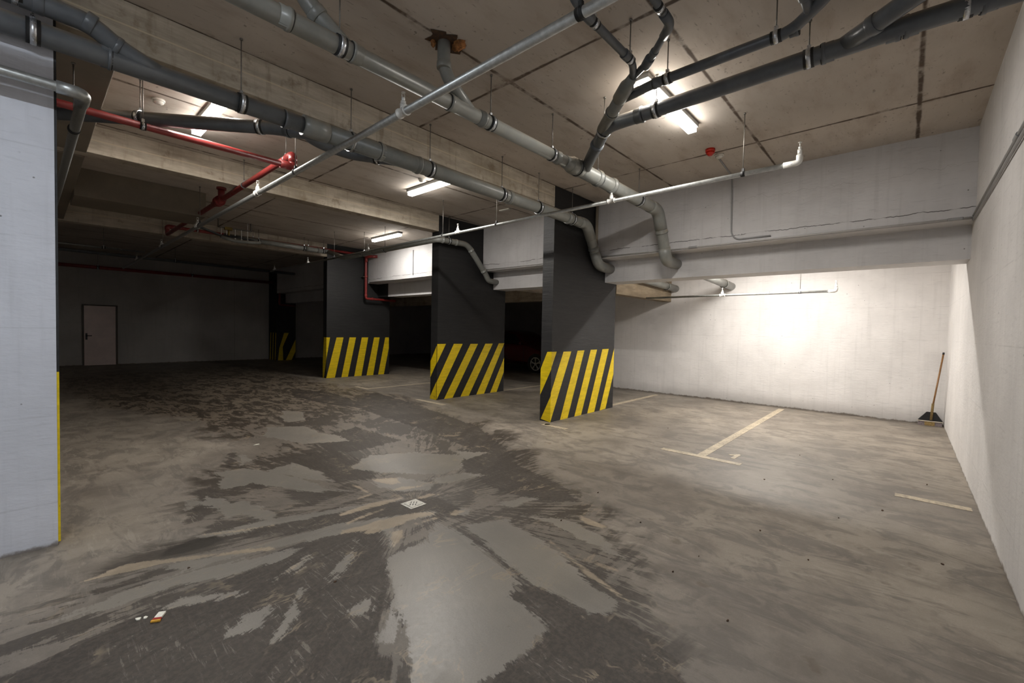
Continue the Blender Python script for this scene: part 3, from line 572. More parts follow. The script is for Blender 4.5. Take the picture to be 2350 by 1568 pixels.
# --- drain C: middle diagonal with its branches
C_ = thing('drain_pipe', (3.3, 1.8, 3.3), 'diagonal grey drain connector with forked thin branches under the ceiling', 'pipe')
pipe(C_, [(3.66, 2.20, 3.365), (3.20, 1.72, 3.385)], 0.052, M['pvc'])
build('reducer', MB().sweep([(3.30, 1.83, 3.38), (3.19, 1.71, 3.387), (3.15, 1.665, 3.39), (3.10, 1.61, 3.395)], [0.058, 0.058, 0.042, 0.034], 28), M['pvc'], C_)
socket(C_, (3.47, 2.00, 3.375), (-0.46, -0.48, 0.02), 0.052, M['pvc'], 0.05)
b1 = build('branch_pipe', MB().sweep(fillet([(3.10, 1.61, 3.395), (2.95, 1.535, 3.40), (2.32, 1.54, 3.41), (2.20, 1.56, 3.46), (2.14, 1.57, CEIL)], 0.08), 0.027, 20), M['pvc2'], C_)
clamp(C_, (2.90, 1.535, 3.40), (1, 0, 0), 0.029); clamp(C_, (2.43, 1.54, 3.41), (1, 0, 0), 0.029)
build('socket', ring((2.84, 1.535, 3.40), (1, 0, 0), 0.034, 0.06), M['pvc2'], b1); build('socket', ring((2.36, 1.54, 3.41), (1, 0, 0), 0.034, 0.07), M['pvc2'], b1)
b2 = build('branch_pipe', MB().sweep(fillet([(3.12, 1.63, 3.395), (3.02, 1.44, 3.41), (2.78, 1.19, 3.43), (2.10, 1.17, 3.44)], 0.06), [0.03] * 99 if False else 0.024, 20), M['pvc2'], C_)
build('socket', ring((3.03, 1.46, 3.41), (-0.24, -0.25, 0.02), 0.036, 0.09), M['pvc2'], b2)
build('socket', ring((2.965, 1.385, 3.415), (-0.24, -0.25, 0.02), 0.030, 0.04), M['pvc2'], b2)
build('elbow', MB().sweep(fillet([(2.86, 1.27, 3.425), (2.78, 1.19, 3.43), (2.66, 1.187, 3.431)], 0.05), 0.031, 20), M['pvc2'], b2)
clamp(C_, (2.60, 1.186, 3.432), (1, 0, 0), 0.027, rod=False)
# --- drain D: thin dark pipe parallel to B
D_ = thing('drain_pipe', (3.28, 1.1, 3.36), 'thin dark grey drain pipe parallel to the thicker one at upper right', 'pipe')
pipe(D_, [(3.33, 1.86, 3.38), (3.28, 1.52, 3.385), (3.31, 0.62, 3.405), (3.12, 0.38, 3.44), (2.98, 0.22, CEIL - 0.01)], 0.036, M['pvc2'], R=0.08)
dD = Vector((-0.03, 1, -0.02))
for c, s in (((3.282, 1.50, 3.385), 1), ((3.308, 0.60, 3.405), -1)): socket(D_, c, dD * s, 0.036, M['pvc2'], 0.05)
clamp(D_, (3.285, 1.42, 3.387), dD, 0.038); clamp(D_, (3.304, 0.70, 3.403), dD, 0.038)
b = build('branch_pipe', MB().sweep(fillet([(3.21, 0.50, 3.42), (3.08, 0.52, 3.48), (2.98, 0.53, CEIL)], 0.05), 0.030, 20), M['pvc2'], D_)
build('socket', ring((3.10, 0.518, 3.47), (0.13, -0.02, -0.06), 0.036, 0.05), M['pvc2'], b)
build('socket', ring((3.05, 0.305, 3.54), (0.14, 0.16, -0.22), 0.043, 0.06), M['pvc2'], D_)

# --- drain E: pipe under the first beam
E_ = thing('drain_pipe', (3.0, 3.94, 3.15), 'long grey drain pipe hung under the nearest ceiling beam', 'pipe')
pipe(E_, [(-3.45, 3.92, 3.15), (1.66, 3.94, 3.185)], 0.067, M['pvc2'])
pipe(E_, [(1.64, 3.94, 3.185), (6.18, 3.97, 3.20), (6.52, 3.985, 2.70), (6.60, 3.985, 2.58), (7.06, 3.985, 2.56)], 0.080, M['pvc'], R=0.14)
build('reducer', MB().sweep([(1.60, 3.94, 3.185), (1.68, 3.94, 3.185), (1.74, 3.94, 3.185), (1.82, 3.94, 3.185)], [0.086, 0.088, 0.088, 0.086], 28), M['pvc'], E_)
for x, s in ((0.35, 1), (1.47, -1)): socket(E_, (x, 3.94, 3.18), (s, 0, 0), 0.067, M['pvc2'], 0.05)
for x, s in ((2.03, 1), (2.36, -1), (2.80, 1), (4.25, 1), (5.6, 1)): socket(E_, (x, 3.95, 3.19), (s, 0, 0), 0.080, M['pvc'], 0.05)
build('elbow', MB().sweep(fillet([(5.95, 3.97, 3.20), (6.18, 3.97, 3.20), (6.33, 3.975, 2.98)], 0.16, 8), 0.087, 28), M['pvc'], E_)
socket(E_, (6.42, 3.98, 2.85), (0.56, 0, -0.82), 0.080, M['pvc'], 0.05)
build('elbow', MB().sweep(fillet([(6.46, 3.985, 2.79), (6.60, 3.985, 2.58), (6.90, 3.985, 2.565)], 0.12, 8), 0.087, 28), M['pvc'], E_)
for x in (0.03, 1.13): clamp(E_, (x, 3.934, 3.174 + x*0.006), (1, 0, 0), 0.069)
for x in (2.05, 2.97, 4.12, 4.88): clamp(E_, (x, 3.95, 3.19), (1, 0, 0), 0.082)
clamp(E_, (5.75, 3.97, 3.20), (1, 0, 0), 0.082)
b = build('branch_pipe', MB().sweep(fillet([(0.62, 3.93, 3.185), (0.40, 3.90, 3.25), (0.27, 3.87, 3.32), (-3.4, 3.85, 3.34)], 0.10), 0.058, 28), M['pvc2'], E_)
build('socket', ring((0.27, 3.87, 3.318), (1, 0.02, -0.35), 0.066, 0.05), M['pvc2'], b)
build('socket', ring((0.05, 3.868, 3.325), (1, 0, 0), 0.066, 0.05), M['pvc2'], b)
build('socket', ring((0.40, 3.90, 3.25), (0.8, 0.1, -0.3), 0.066, 0.03), M['pvc2'], b)
clamp(E_, (-0.04, 3.868, 3.327), (1, 0, 0), 0.060)
b = build('branch_pipe', MB().sweep(fillet([(1.85, 4.52, CEIL), (1.85, 4.52, 3.36), (2.02, 4.52, 3.31), (2.32, 4.46, 3.28), (2.70, 3.99, 3.20)], 0.10, 8), 0.055, 24), M['pvc2'], E_)
build('socket', ring((2.15, 4.495, 3.30), (1, -0.2, -0.1), 0.062, 0.05), M['pvc2'], b)
clamp(E_, (2.50, 4.235, 3.24), (0.38, -0.47, -0.08), 0.057, mat=M['clamp'])
# --- drain F: diagonal pipe behind the first beam
F_ = thing('drain_pipe', (0.9, 4.9, 3.28), 'straight dark drain pipe passing in front of the left ceiling lamp', 'pipe')
pipe(F_, [(-0.6, 6.50, 3.345), (1.55, 4.49, 3.30), (1.96, 3.97, 3.20)], 0.060, M['pvc2'], R=0.12)
for c in ((0.70, 5.285, 3.318), (1.47, 4.565, 3.302)): clamp(F_, c, (0.73, -0.68, -0.01), 0.062)
socket(F_, (1.64, 4.37, 3.278), (0.6, -0.75, -0.15), 0.060, M['pvc2'], 0.05)
# --- drain G: along the pillar fronts
G_ = thing('drain_pipe', (5.35, 9.0, 3.1), 'grey drain pipe along the pillar fronts that bends down at the middle pillar', 'pipe')
pipe(G_, [(5.33, 11.42, 3.40), (5.33, 10.6, 3.17), (5.35, 6.82, 3.175), (6.12, 6.83, 3.19), (6.68, 6.835, 2.62), (6.76, 6.835, 2.50), (7.06, 6.835, 2.49)], 0.058, M['pvc'], R=0.13)
for c, d in (((5.45, 6.82, 3.177), (1, 0, 0)), ((5.80, 6.825, 3.183), (1, 0, 0)), ((6.22, 6.83, 3.09), (0.7, 0, -0.7)), ((6.60, 6.833, 2.70), (0.7, 0, -0.7)), ((5.34, 9.2, 3.172), (0, -1, 0))): socket(G_, c, d, 0.058, M['pvc'], 0.05)
for y in (9.6, 8.7): clamp(G_, (5.34, y, 3.172), (0, 1, 0), 0.060)
clamp(G_, (5.62, 6.822, 3.18), (1, 0, 0), 0.060)
# --- drain H: along the far beam
H_ = thing('drain_pipe', (4.1, 11.42, 3.36), 'grey drain pipe running along the farthest beam below a red pipe', 'pipe')
pipe(H_, [(2.95, 11.42, 3.42), (5.33, 11.42, 3.40)], 0.060, M['pvc'])
for x in (4.75, 5.05, 3.4): socket(H_, (x, 11.42, 3.405), (1, 0, 0), 0.060, M['pvc'], 0.05)
for x in (3.65, 4.70, 5.2): clamp(H_, (x, 11.42, 3.405), (1, 0, 0), 0.062)
# stubs that reach through to the back wall of the bright bay
for (y, z, x0, lab) in ((4.0, 2.46, 8.2, 'grey drain stub entering the white wall beside the striped pillar'), (2.80, 2.45, 8.1, 'pale drain stub entering the white wall above the bay sprinkler')):
    S = thing('drain_stub', (9.2, y, z), lab, 'pipe')
    pipe(S, [(7.40, y, 2.55), (10.06, y, z)], 0.080, M['pvc'])
    socket(S, (9.55, y, z + 0.015), (-1, 0, 0), 0.080, M['pvc'], 0.06)

# --- sprinkler pipes
def head(t, c, up=0.0):
    c = Vector(c)
    o = build('sprinkler_head', MB().sweep([c + Vector((0, 0, 0.0)), c + Vector((0, 0, 0.05))], 0.020, 14).sweep([c + Vector((0,0,0.05)), c + Vector((0,0,0.075)), c + Vector((0,0,0.08))], [0.013, 0.013, 0.006], 12)
              .sweep([c + Vector((0.010, 0, 0.07)), c + Vector((0.013, 0, 0.10)), c + Vector((0.0, 0, 0.115))], 0.003, 6).sweep([c + Vector((-0.010, 0, 0.07)), c + Vector((-0.013, 0, 0.10)), c + Vector((0.0, 0, 0.115))], 0.003, 6)
              .sweep([c + Vector((0, 0, 0.113)), c + Vector((0, 0, 0.117))], 0.016, 14), M['fitting'], t)
    return o
def tee(t, c, d, r):
    c, d = Vector(c), Vector(d).normalized()
    return build('tee_fitting', MB().sweep([c - d*0.05, c - d*0.038, c - d*0.036, c + d*0.036, c + d*0.038, c + d*0.05], [r*1.35, r*1.35, r*1.18, r*1.18, r*1.35, r*1.35], 20).sweep([c, c + Vector((0,0,r+0.03))], 0.024, 14), M['fitting'], t)
S1 = thing('sprinkler_pipe', (1.89, 8.0, 3.0), 'silver sprinkler pipe running diagonally from the top centre to the far dark area', 'pipe')
pipe(S1, [(1.89, -0.45, 3.06), (1.89, 17.3, 3.04)], 0.028, M['galv'])
for y in (2.85, 5.95, 8.8, 11.75, 14.9): tee(S1, (1.89, y, 3.06), (0, 1, 0), 0.028); head(S1, (1.89, y, 3.088))
for y in (1.28, 4.82, 8.65): clamp(S1, (1.89, y, 3.06), (0, 1, 0), 0.030, mat=M['seal'], w=0.02)
clamp(S1, (1.89, 11.62, 3.05), (0, 1, 0), 0.030, w=0.02)
S2 = thing('sprinkler_pipe', (4.87, 8.0, 3.0), 'silver sprinkler pipe crossing in front of the striped pillars', 'pipe')
pipe(S2, [(4.87, 0.82, 3.07), (4.87, 14.2, 3.05)], 0.023, M['galv'])
build('elbow', MB().sweep(fillet([(4.87, 0.93, 3.07), (4.87, 0.80, 3.07), (4.87, 0.80, 3.14)], 0.036), 0.028, 18), M['fitting'], S2)
head(S2, (4.87, 0.80, 3.14))
for y in (2.78, 5.68, 8.6, 11.6, 13.9): tee(S2, (4.87, y, 3.07), (0, 1, 0), 0.023); head(S2, (4.87, y, 3.093))
for y in (1.285, 4.77, 6.08, 10.14): clamp(S2, (4.87, y, 3.07), (0, 1, 0), 0.025, mat=M['seal'], w=0.018)
S3 = thing('sprinkler_pipe', (8.7, 3.0, 2.1), 'thin silver sprinkler pipe inside the bright parking bay', 'pipe')
pipe(S3, [(8.7, 0.88, 2.165), (8.7, 4.08, 2.155)], 0.020, M['galv'])
build('elbow', MB().sweep(fillet([(8.7, 0.96, 2.165), (8.7, 0.86, 2.165), (8.7, 0.86, 2.22)], 0.03), 0.025, 16), M['fitting'], S3)
head(S3, (8.7, 0.86, 2.215)); tee(S3, (8.7, 2.58, 2.16), (0, 1, 0), 0.020); head(S3, (8.7, 2.58, 2.18))
clamp(S3, (8.7, 1.35, 2.163), (0, 1, 0), 0.022, zc=3.0, w=0.014)
S4 = thing('sprinkler_pipe', (0.24, 5.0, 2.8), 'steel pipe turning away at the edge of the white column', 'pipe')
pipe(S4, [(-3.45, 3.85, 2.84), (0.24, 3.85, 2.86), (0.22, 9.0, 2.90)], 0.030, M['galv'], R=0.07)
build('elbow', MB().sweep(fillet([(0.12, 3.85, 2.86), (0.24, 3.85, 2.86), (0.239, 4.02, 2.861)], 0.07), 0.037, 20), M['galv'], S4)
clamp(S4, (0.234, 4.62, 2.866), (0, 1, 0), 0.032, mat=M['seal'], w=0.02, zc=3.35)

# --- red fire pipes
R1 = thing('fire_pipe', (1.2, 5.2, 3.2), 'long red pipe slanting from the white column to a red elbow', 'pipe')
pipe(R1, [(-3.4, 5.15, 3.20), (1.97, 5.15, 3.215)], 0.031, M['red'])
pipe(R1, [(1.93, 5.15, 3.215), (1.99, 5.15, 3.215), (1.99, 5.15, 3.34), (1.98, 5.25, 3.345), (1.97, 11.62, 3.31)], 0.035, M['red'], R=0.05)
build('elbow', MB().sweep(fillet([(1.86, 5.15, 3.215), (1.99, 5.15, 3.215), (1.99, 5.15, 3.28)], 0.05), 0.043, 20), M['red'], R1)
build('elbow', MB().sweep(fillet([(1.99, 5.15, 3.26), (1.99, 5.15, 3.345), (1.985, 5.28, 3.345)], 0.06), 0.045, 20), M['red'], R1)
clamp(R1, (0.70, 5.15, 3.21), (1, 0, 0), 0.033, w=0.02); clamp(R1, (1.985, 5.33, 3.343), (0, 1, 0), 0.037, w=0.02); clamp(R1, (1.975, 6.75, 3.335), (0, 1, 0), 0.037, w=0.016)
build('flange', MB().sweep([(1.973, 7.85, 3.33), (1.973, 7.89, 3.33)], 0.075, 20).sweep([(1.973, 7.93, 3.33), (1.973, 7.97, 3.33)], 0.075, 20).sweep([(1.973, 7.70, 3.33), (1.973, 8.15, 3.33)], 0.048, 20).sweep([(1.973, 7.78, 3.33), (1.973, 7.78, 3.50)], 0.045, 18).sweep([(1.973, 7.78, 3.48), (1.973, 7.78, 3.51)], 0.065, 18), M['red'], R1)
R3 = thing('fire_pipe', (4.2, 11.65, 3.4), 'red pipe above the grey drain along the farthest beam', 'pipe')
pipe(R3, [(1.97, 11.65, 3.31), (1.97, 11.65, 3.48), (6.50, 11.65, 3.50)], 0.033, M['red'], R=0.05)
build('elbow', MB().sweep(fillet([(1.97, 11.65, 3.40), (1.97, 11.65, 3.48), (2.12, 11.65, 3.48)], 0.06), 0.043, 18), M['red'], R3)
for x in (2.5, 3.6, 4.9): clamp(R3, (x, 11.65, 3.487), (1, 0, 0), 0.035, w=0.02)
R4 = thing('fire_pipe', (6.52, 11.6, 2.2), 'vertical red pipe dropping beside the far striped pillar', 'pipe')
pipe(R4, [(6.50, 11.65, 3.50), (6.52, 11.62, 3.46), (6.52, 11.60, 2.25), (7.5, 11.60, 2.24)], 0.034, M['red'], R=0.06)
for c, d in (((6.52, 11.60, 2.88), (0, 0, 1)), ((6.72, 11.60, 2.25), (1, 0, 0)), ((6.52, 11.60, 2.34), (0, 0, 1))): build('coupling', ring(c, d, 0.043, 0.05), M['red'], R4)
build('elbow', MB().sweep(fillet([(6.70, 11.30, 3.45), (6.54, 11.50, 3.45), (6.52, 11.60, 3.42), (6.52, 11.60, 3.30)], 0.06), 0.040, 18), M['red'], R4)
build('bracket', MB().box(6.46, 6.58, 11.63, 11.80, 2.87, 2.89), M['rod'], R4)
R5 = thing('fire_pipe', (3.5, 19.4, 3.15), 'dark red pipe high across the far grey wall', 'pipe')
pipe(R5, [(-3.4, 19.4, 3.19), (6.72, 19.4, 3.17)], 0.055, M['red'])
for x in (1.5, 4.0): clamp(R5, (x, 19.4, 3.185), (1, 0, 0), 0.057)
R6 = thing('fire_pipe', (6.9, 18.6, 2.1), 'dark red pipe bending beside the farthest pillar', 'pipe')
pipe(R6, [(6.78, 18.79, 3.3), (6.78, 18.79, 2.25), (7.40, 18.79, 2.24)], 0.04, M['red'])
G2 = thing('service_pipe', (2.0, 15.5, 3.0), 'dim grey service pipes under the dark far ceiling', 'pipe')
pipe(G2, [(-3.3, 14.2, 3.20), (1.95, 14.2, 3.20)], 0.025, M['galv']); pipe(G2, [(-3.3, 16.6, 3.36), (6.5, 16.6, 3.31)], 0.05, M['pvc2'])
clamp(G2, (1.2, 14.2, 3.20), (1, 0, 0), 0.03); clamp(G2, (3.0, 16.6, 3.33), (1, 0, 0), 0.052)
# valve cluster where the pipes cross
V = thing('valve_manifold', (2.95, 10.9, 3.3), 'cluster of small pipes and a brass valve hung under the ceiling', 'valve')
pipe(V, [(1.91, 8.85, 3.07), (2.74, 10.9, 3.33), (3.10, 10.9, 3.34), (3.45, 11.1, 3.34)], 0.022, M['seal'])
build('valve_body', MB().box(2.82, 2.96, 10.86, 10.94, 3.46, 3.52).sweep([(2.90, 10.9, 3.34), (2.90, 10.9, 3.47)], 0.02, 12), M['brass'], V)
for x in (2.76, 2.86, 3.02, 3.14, 3.26): build('hanger_rod', MB().sweep([(x, 10.9, 3.25), (x, 10.9, 3.52 if x < 3.2 else CEIL)], 0.008, 8).sweep([(x, 10.9, 3.28), (x, 10.9, 3.31)], 0.018, 8), M['fitting'], V)
build('bracket_rail', MB().box(2.70, 3.34, 10.87, 10.93, 3.50, 3.515).box(2.70, 2.715, 10.87, 10.93, 3.5, CEIL).box(3.32, 3.335, 10.87, 10.93, 3.5, CEIL), M['rod'], V)
build('flex_hose', MB().sweep(fillet([(2.74, 10.86, 3.30), (3.0, 10.86, 3.24), (3.35, 10.9, 3.27), (3.6, 11.2, 3.34)], 0.1), 0.035, 16), M['pvc'], V)

# --- conduits
def conduit(name, pts, r, mat, lab, R=0.06, joints=()):
    t = thing(name, tuple(pts[0]), lab, 'conduit')
    pipe(t, pts, r, mat, R=R, seg=14)
    for c, d in joints: build('coupling', ring(c, d, r * 1.5, 0.12), M['conduit'], t)
    return t
conduit('cable_conduit', [(6.72, -0.485, 2.745), (-3.4, -0.485, 2.745)], 0.011, M['conduit'], 'upper of two thin conduits along the right wall', joints=[((4.25, -0.485, 2.745), (1, 0, 0))])
conduit('cable_conduit', [(6.72, -0.485, 2.705), (-3.4, -0.485, 2.690)], 0.010, M['conduit'], 'lower of two thin conduits along the right wall')
conduit('cable_conduit', [(6.687, -0.47, 2.725), (6.687, 4.05, 2.735)], 0.011, M['wconduit'], 'painted conduit along the foot of the long white downstand', joints=[((6.687, -0.35, 2.725), (0, 1, 0)), ((6.687, 2.42, 2.732), (0, 1, 0))])
conduit('cable_conduit', [(5.87, 1.84, CEIL - 0.012), (6.68, 1.90, CEIL - 0.012), (6.686, 1.89, 2.86), (6.686, 1.82, 2.775), (6.686, 1.40, 2.775)], 0.010, M['conduit'], 'thin grey conduit dropping down the white downstand from the ceiling detector', R=0.08)
conduit('cable_conduit', [(6.655, 4.07, CEIL), (6.655, 4.07, 2.80)], 0.026, M['soffit'], 'vertical brown conduit in the corner of the nearest striped pillar')
conduit('cable_conduit', [(6.687, 4.35, 2.735), (6.687, 6.90, 2.735)], 0.010, M['wconduit'], 'painted conduit on the short downstand between the near pillars')
conduit('cable_conduit', [(6.687, 7.3, 2.735), (6.687, 11.7, 2.735)], 0.010, M['wconduit'], 'painted conduit on the far lamp-lit downstand')
conduit('cable_conduit', [(6.69, 9.55, 3.45), (6.69, 9.55, 2.80)], 0.006, M['seal'], 'thin dark cable hanging on the lamp-lit downstand')

# ------------------------------------------------------------------ lamps
def lamp(cx, cy, along, label, power, zc=CEIL, length=1.22, group='ceiling strip lamps', col=(1.0, 0.955, 0.89, 1)):
    hl = length / 2; hw = 0.06
    ex, ey = (hl, hw) if along == 'x' else (hw, hl)
    t = thing('strip_lamp', (cx, cy, zc - 0.08), label, 'lamp', group)
    build('housing', MB().box(cx-ex, cx+ex, cy-ey, cy+ey, zc - 0.045, zc), M['housing'], t, bevel=0.006)
    dx, dy = (ex - 0.02, 0.043) if along == 'x' else (0.043, ey - 0.02)
    build('diffuser', MB().box(cx-dx, cx+dx, cy-dy, cy+dy, zc - 0.095, zc - 0.045), mat_emit('lit_diffuser', power * 0.50, col), t)
    L = bpy.data.lights.new('lamp_light', 'AREA'); L.shape = 'RECTANGLE'; L.size, L.size_y = 2*dx, 2*dy
    L.energy = power * 0.90; L.color = col[:3]
    o = bpy.data.objects.new('lamp_light', L); COL.objects.link(o); o.parent = t
    o.location = (0, 0, 0.08 - 0.098)
    return t
PW = 1.0
lamp(4.18, 1.77, 'x', 'bright strip lamp on the near ceiling partly hidden by two dark pipes', 62 * PW)
lamp(1.29, 5.47, 'y', 'bright strip lamp at upper left behind the crossing grey drain', 52 * PW)
lamp(4.17, 5.47, 'y', 'bright strip lamp above the middle of the driveway', 62 * PW)
lamp(5.84, 9.46, 'y', 'farthest lit strip lamp shining on the white downstand', 55 * PW)
lamp(8.25, 1.80, 'y', 'strip lamp hidden behind the downstand lighting the white bay', 132 * PW, zc=3.0)
lamp(-0.9, 1.4, 'x', 'cool strip lamp on the near ceiling that lights the white column', 76 * PW, col=(0.86, 0.93, 1.0, 1))
# ------------------------------------------------------------------ detectors
def disc_thing(name, c, r, h, mat, lab, cat, group=None):
    t = thing(name, (c[0], c[1], c[2] - h), lab, cat, group)
    c = Vector(c)
    build('base', MB().sweep([c, c - Vector((0,0,h*0.45))], [r, r], 28), mat, t)
    build('dome', MB().sweep([c - Vector((0,0,h*0.45)), c - Vector((0,0,h*0.7)), c - Vector((0,0,h))], [r*0.85, r*0.78, r*0.35], 28), mat, t)
    return t
disc_thing('fire_siren', (5.56, 1.84, CEIL), 0.055, 0.08, M['red_plastic'], 'small red fire siren on the ceiling near the right bay', 'siren')
disc_thing('smoke_detector', (5.80, 1.81, CEIL), 0.055, 0.045, M['plastic_white'], 'round white smoke detector beside the red siren', 'detector')
disc_thing('smoke_detector', (0.885, 5.63, CEIL), 0.055, 0.05, M['plastic_white'], 'round white smoke detector left of the left strip lamp', 'detector')
disc_thing('smoke_detector', (3.98, 5.48, CEIL), 0.055, 0.05, M['plastic_white'], 'round white smoke detector touching the middle strip lamp', 'detector')
t = thing('wall_lamp', (5.98, 5.6, CEIL - 0.03), 'small pale ceiling tag plate behind the second hanger', 'plate')
build('plate', MB().box(5.93, 5.99, 5.50, 5.75, CEIL - 0.02, CEIL), M['plastic_white'], t, bevel=0.004)
t.name = 'ceiling_plate'

# ------------------------------------------------------------------ floor markings
def mark(name, polys, lab, cat='marking', group=None, mat='line'):
    mb = MB()
    for p in polys: mb.slab(p, 0.0005, 0.003)
    return tag(build(name, mb, M[mat]), lab, cat, group)
def rect(x0, x1, y0, y1): return [(x0, y0), (x1, y0), (x1, y1), (x0, y1)]
mark('parking_line', [rect(5.22, 5.32, 1.31, 2.21), rect(5.32, 9.80, 1.70, 1.80)], 'worn cream T-shaped parking line beside the painted number', 'line')
mark('parking_line', [rect(5.22, 5.32, 3.65, 4.09)], 'short cream line on the floor at the foot of the nearest striped pillar', 'line')
mark('parking_line', [rect(7.50, 9.70, 4.18, 4.28)], 'faint cream line behind the nearest striped pillar', 'line')
mark('parking_line', [rect(5.17, 5.27, 6.40, 7.27)], 'short cream line at the foot of the middle striped pillar', 'line')
mark('parking_line', [rect(7.47, 9.0, 6.98, 7.06)], 'faint line behind the middle striped pillar', 'line')
mark('parking_line', [rect(5.19, 5.29, 9.15, 9.75), rect(5.29, 8.6, 9.18, 9.27)], 'dim T-shaped parking line between the two far striped pillars', 'line')
mark('parking_line', [rect(5.27, 5.37, -0.46, 0.03)], 'short cream line reaching the right wall', 'line')
mark('bay_number', [ONE], 'painted number 1 on the floor beside the T-shaped line', 'number')
mark('oil_spot', [[(6.45 + 0.16*math.cos(k*PI/6)*(1+0.2*math.sin(k*5)), 2.62 + 0.11*math.sin(k*PI/6)) for k in range(12)]], 'dark round oil spot on the floor beside the T-shaped line', 'stain', mat='dark') if False else None

# floor drain
t = thing('floor_drain', (2.10, 2.95, 0), 'small square silver drain grate set in the wet floor', 'drain')
build('frame', MB().box(2.025, 2.175, 2.875, 3.025, 0.0005, 0.004), M['drain'], t, bevel=0.001)
g = MB().box(2.045, 2.155, 2.895, 3.005, 0.004, 0.007)
build('grate', g, M['drain'], t, bevel=0.001)
sl = MB()
for i, row in enumerate((-0.022, 0.022)):
    for k in (-0.022, 0, 0.022):
        cx, cy = 2.10 + row * 0.7 + k * 0.7, 2.95 + row * 0.7 - k * 0.7
        sl.slab([(cx - 0.013, cy - 0.008), (cx - 0.008, cy - 0.013), (cx + 0.013, cy + 0.008), (cx + 0.008, cy + 0.013)], 0.007, 0.0076)
build('slots', sl, M['dark'], t)

# litter
def scrap(pts, mat, lab, cat, z=0.012, group=None):
    mb = MB(); n = len(pts); cx = sum(p[0] for p in pts)/n; cy = sum(p[1] for p in pts)/n
    random.seed(int(cx * 1000))
    top = [(x, y, 0.003 + random.random() * z) for x, y in pts]; bot = [(x, y, 0.0005) for x, y in pts]
    v = top + bot + [(cx, cy, z * 1.1), (cx, cy, 0.0005)]
    f = [(i, (i+1) % n, 2*n) for i in range(n)] + [((i+1) % n + n, i + n, 2*n + 1) for i in range(n)] + [((i+1) % n, i, i + n, (i+1) % n + n) for i in range(n)]
    mb.add(v, f); return tag(build('paper_scrap' if cat == 'scrap' else cat.replace(' ', '_'), mb, mat), lab, cat, group)
t = thing('torn_packet', (0.40, 2.66, 0), 'torn white, red and gold packet lying on the wet floor', 'litter')
def quadbox(cx, cy, ang, l0, l1, w, z0, z1):
    d = Vector((math.cos(ang), math.sin(ang), 0)); s = Vector((-d.y, d.x, 0)); c = Vector((cx, cy, 0))
    p = [c + d*l0 - s*w, c + d*l1 - s*w, c + d*l1 + s*w, c + d*l0 + s*w]
    return [(q.x, q.y) for q in p]
build('white_flap', MB().slab(quadbox(0.41, 2.665, 1.0, 0.0, 0.045, 0.016, 0, 0), 0.001, 0.012), M['paper'], t, bevel=0.002)
build('red_band', MB().slab(quadbox(0.41, 2.665, 1.0, -0.014, 0.0, 0.018, 0, 0), 0.001, 0.011), M['redpaper'], t, bevel=0.002)
build('gold_edge', MB().slab(quadbox(0.41, 2.665, 1.0, -0.026, -0.014, 0.020, 0, 0), 0.001, 0.010), M['goldpaper'], t, bevel=0.002)
def around(cx, cy, r, n=6, seed=1, sq=1.0):
    random.seed(seed); return [(cx + r*math.cos(2*PI*k/n)*random.uniform(.6, 1.2), cy + r*sq*math.sin(2*PI*k/n)*random.uniform(.6, 1.2)) for k in range(n)]
scrap(around(1.828, 5.751, 0.035, 6, 4, 0.6), M['paper'], 'white paper scrap lying in the middle of the driveway', 'scrap', 0.006)
scrap(around(0.345, 2.73, 0.012, 5, 5), M['paper'], 'tiny white scrap left of the torn packet', 'scrap', 0.005)
scrap(around(0.37, 2.72, 0.010, 5, 6), M['paper'], 'tiny pale crumb between the torn packet and another scrap', 'scrap', 0.004)
scrap(around(5.31, 4.03, 0.055, 7, 8, 0.8), M['dark'], 'flat black rag on the floor at the foot of the nearest pillar', 'rag', 0.012)

random.seed(21)
for k, (x, y) in enumerate(((3.35, 0.42), (3.9, -0.22), (4.3, 0.35), (4.75, 0.1), (2.9, 0.95), (3.1, 1.45), (3.6, 0.75), (4.9, 1.0), (5.4, 0.5), (2.6, 1.0), (2.35, 0.62), (6.2, 0.9), (5.9, -0.2), (6.45, 2.62), (3.4, 2.0), (2.7, 1.9), (0.62, 3.1), (1.15, 2.35))):
    scrap(around(x, y, random.uniform(0.006, 0.014), 5, 30 + k, random.uniform(0.3, 0.8)), M['hole'], 'small dark crumb of dirt lying on the bare floor', 'crumb', 0.006, 'dark dirt crumbs scattered on the floor')

# ------------------------------------------------------------------ broom in the corner
t = thing('broom', (9.90, -0.33, 0), 'wide broom with a wooden stick leaning in the white corner', 'broom')
hy0, hy1, hx = -0.485, -0.185, 9.90
def trap(y0a, y1a, z0, y0b, y1b, z1, x0, x1):
    mb = MB(); v = [(x0, y0a, z0), (x1, y0a, z0), (x1, y1a, z0), (x0, y1a, z0), (x0+0.008, y0b, z1), (x1-0.008, y0b, z1), (x1-0.008, y1b, z1), (x0+0.008, y1b, z1)]
    return mb.add(v, [(0,3,2,1),(4,5,6,7),(0,1,5,4),(1,2,6,5),(2,3,7,6),(3,0,4,7)])
br_ = trap(hy0 + 0.005, hy1 - 0.005, 0.002, hy0 + 0.01, hy1 - 0.01, 0.07, hx - 0.025, hx + 0.02)
build('bristles', br_, M['bristle2'], t)
build('bristles', MB().box(hx - 0.028, hx + 0.0, -0.39, -0.27, 0.004, 0.068), M['bristle'], t)
build('trim_band', MB().box(hx - 0.030, hx + 0.025, hy0, hy1, 0.068, 0.082), M['cream'], t, bevel=0.003)
build('head', trap(hy0, hy1, 0.082, -0.40, -0.29, 0.225, hx - 0.028, hx + 0.022), M['dark'], t, bevel=0.004)
build('handle', MB().sweep([(hx - 0.03, -0.345, 0.10), (hx - 0.03, -0.362, 0.36), (hx - 0.02, -0.455, 1.19)], 0.0115, 12), M['wood'], t)
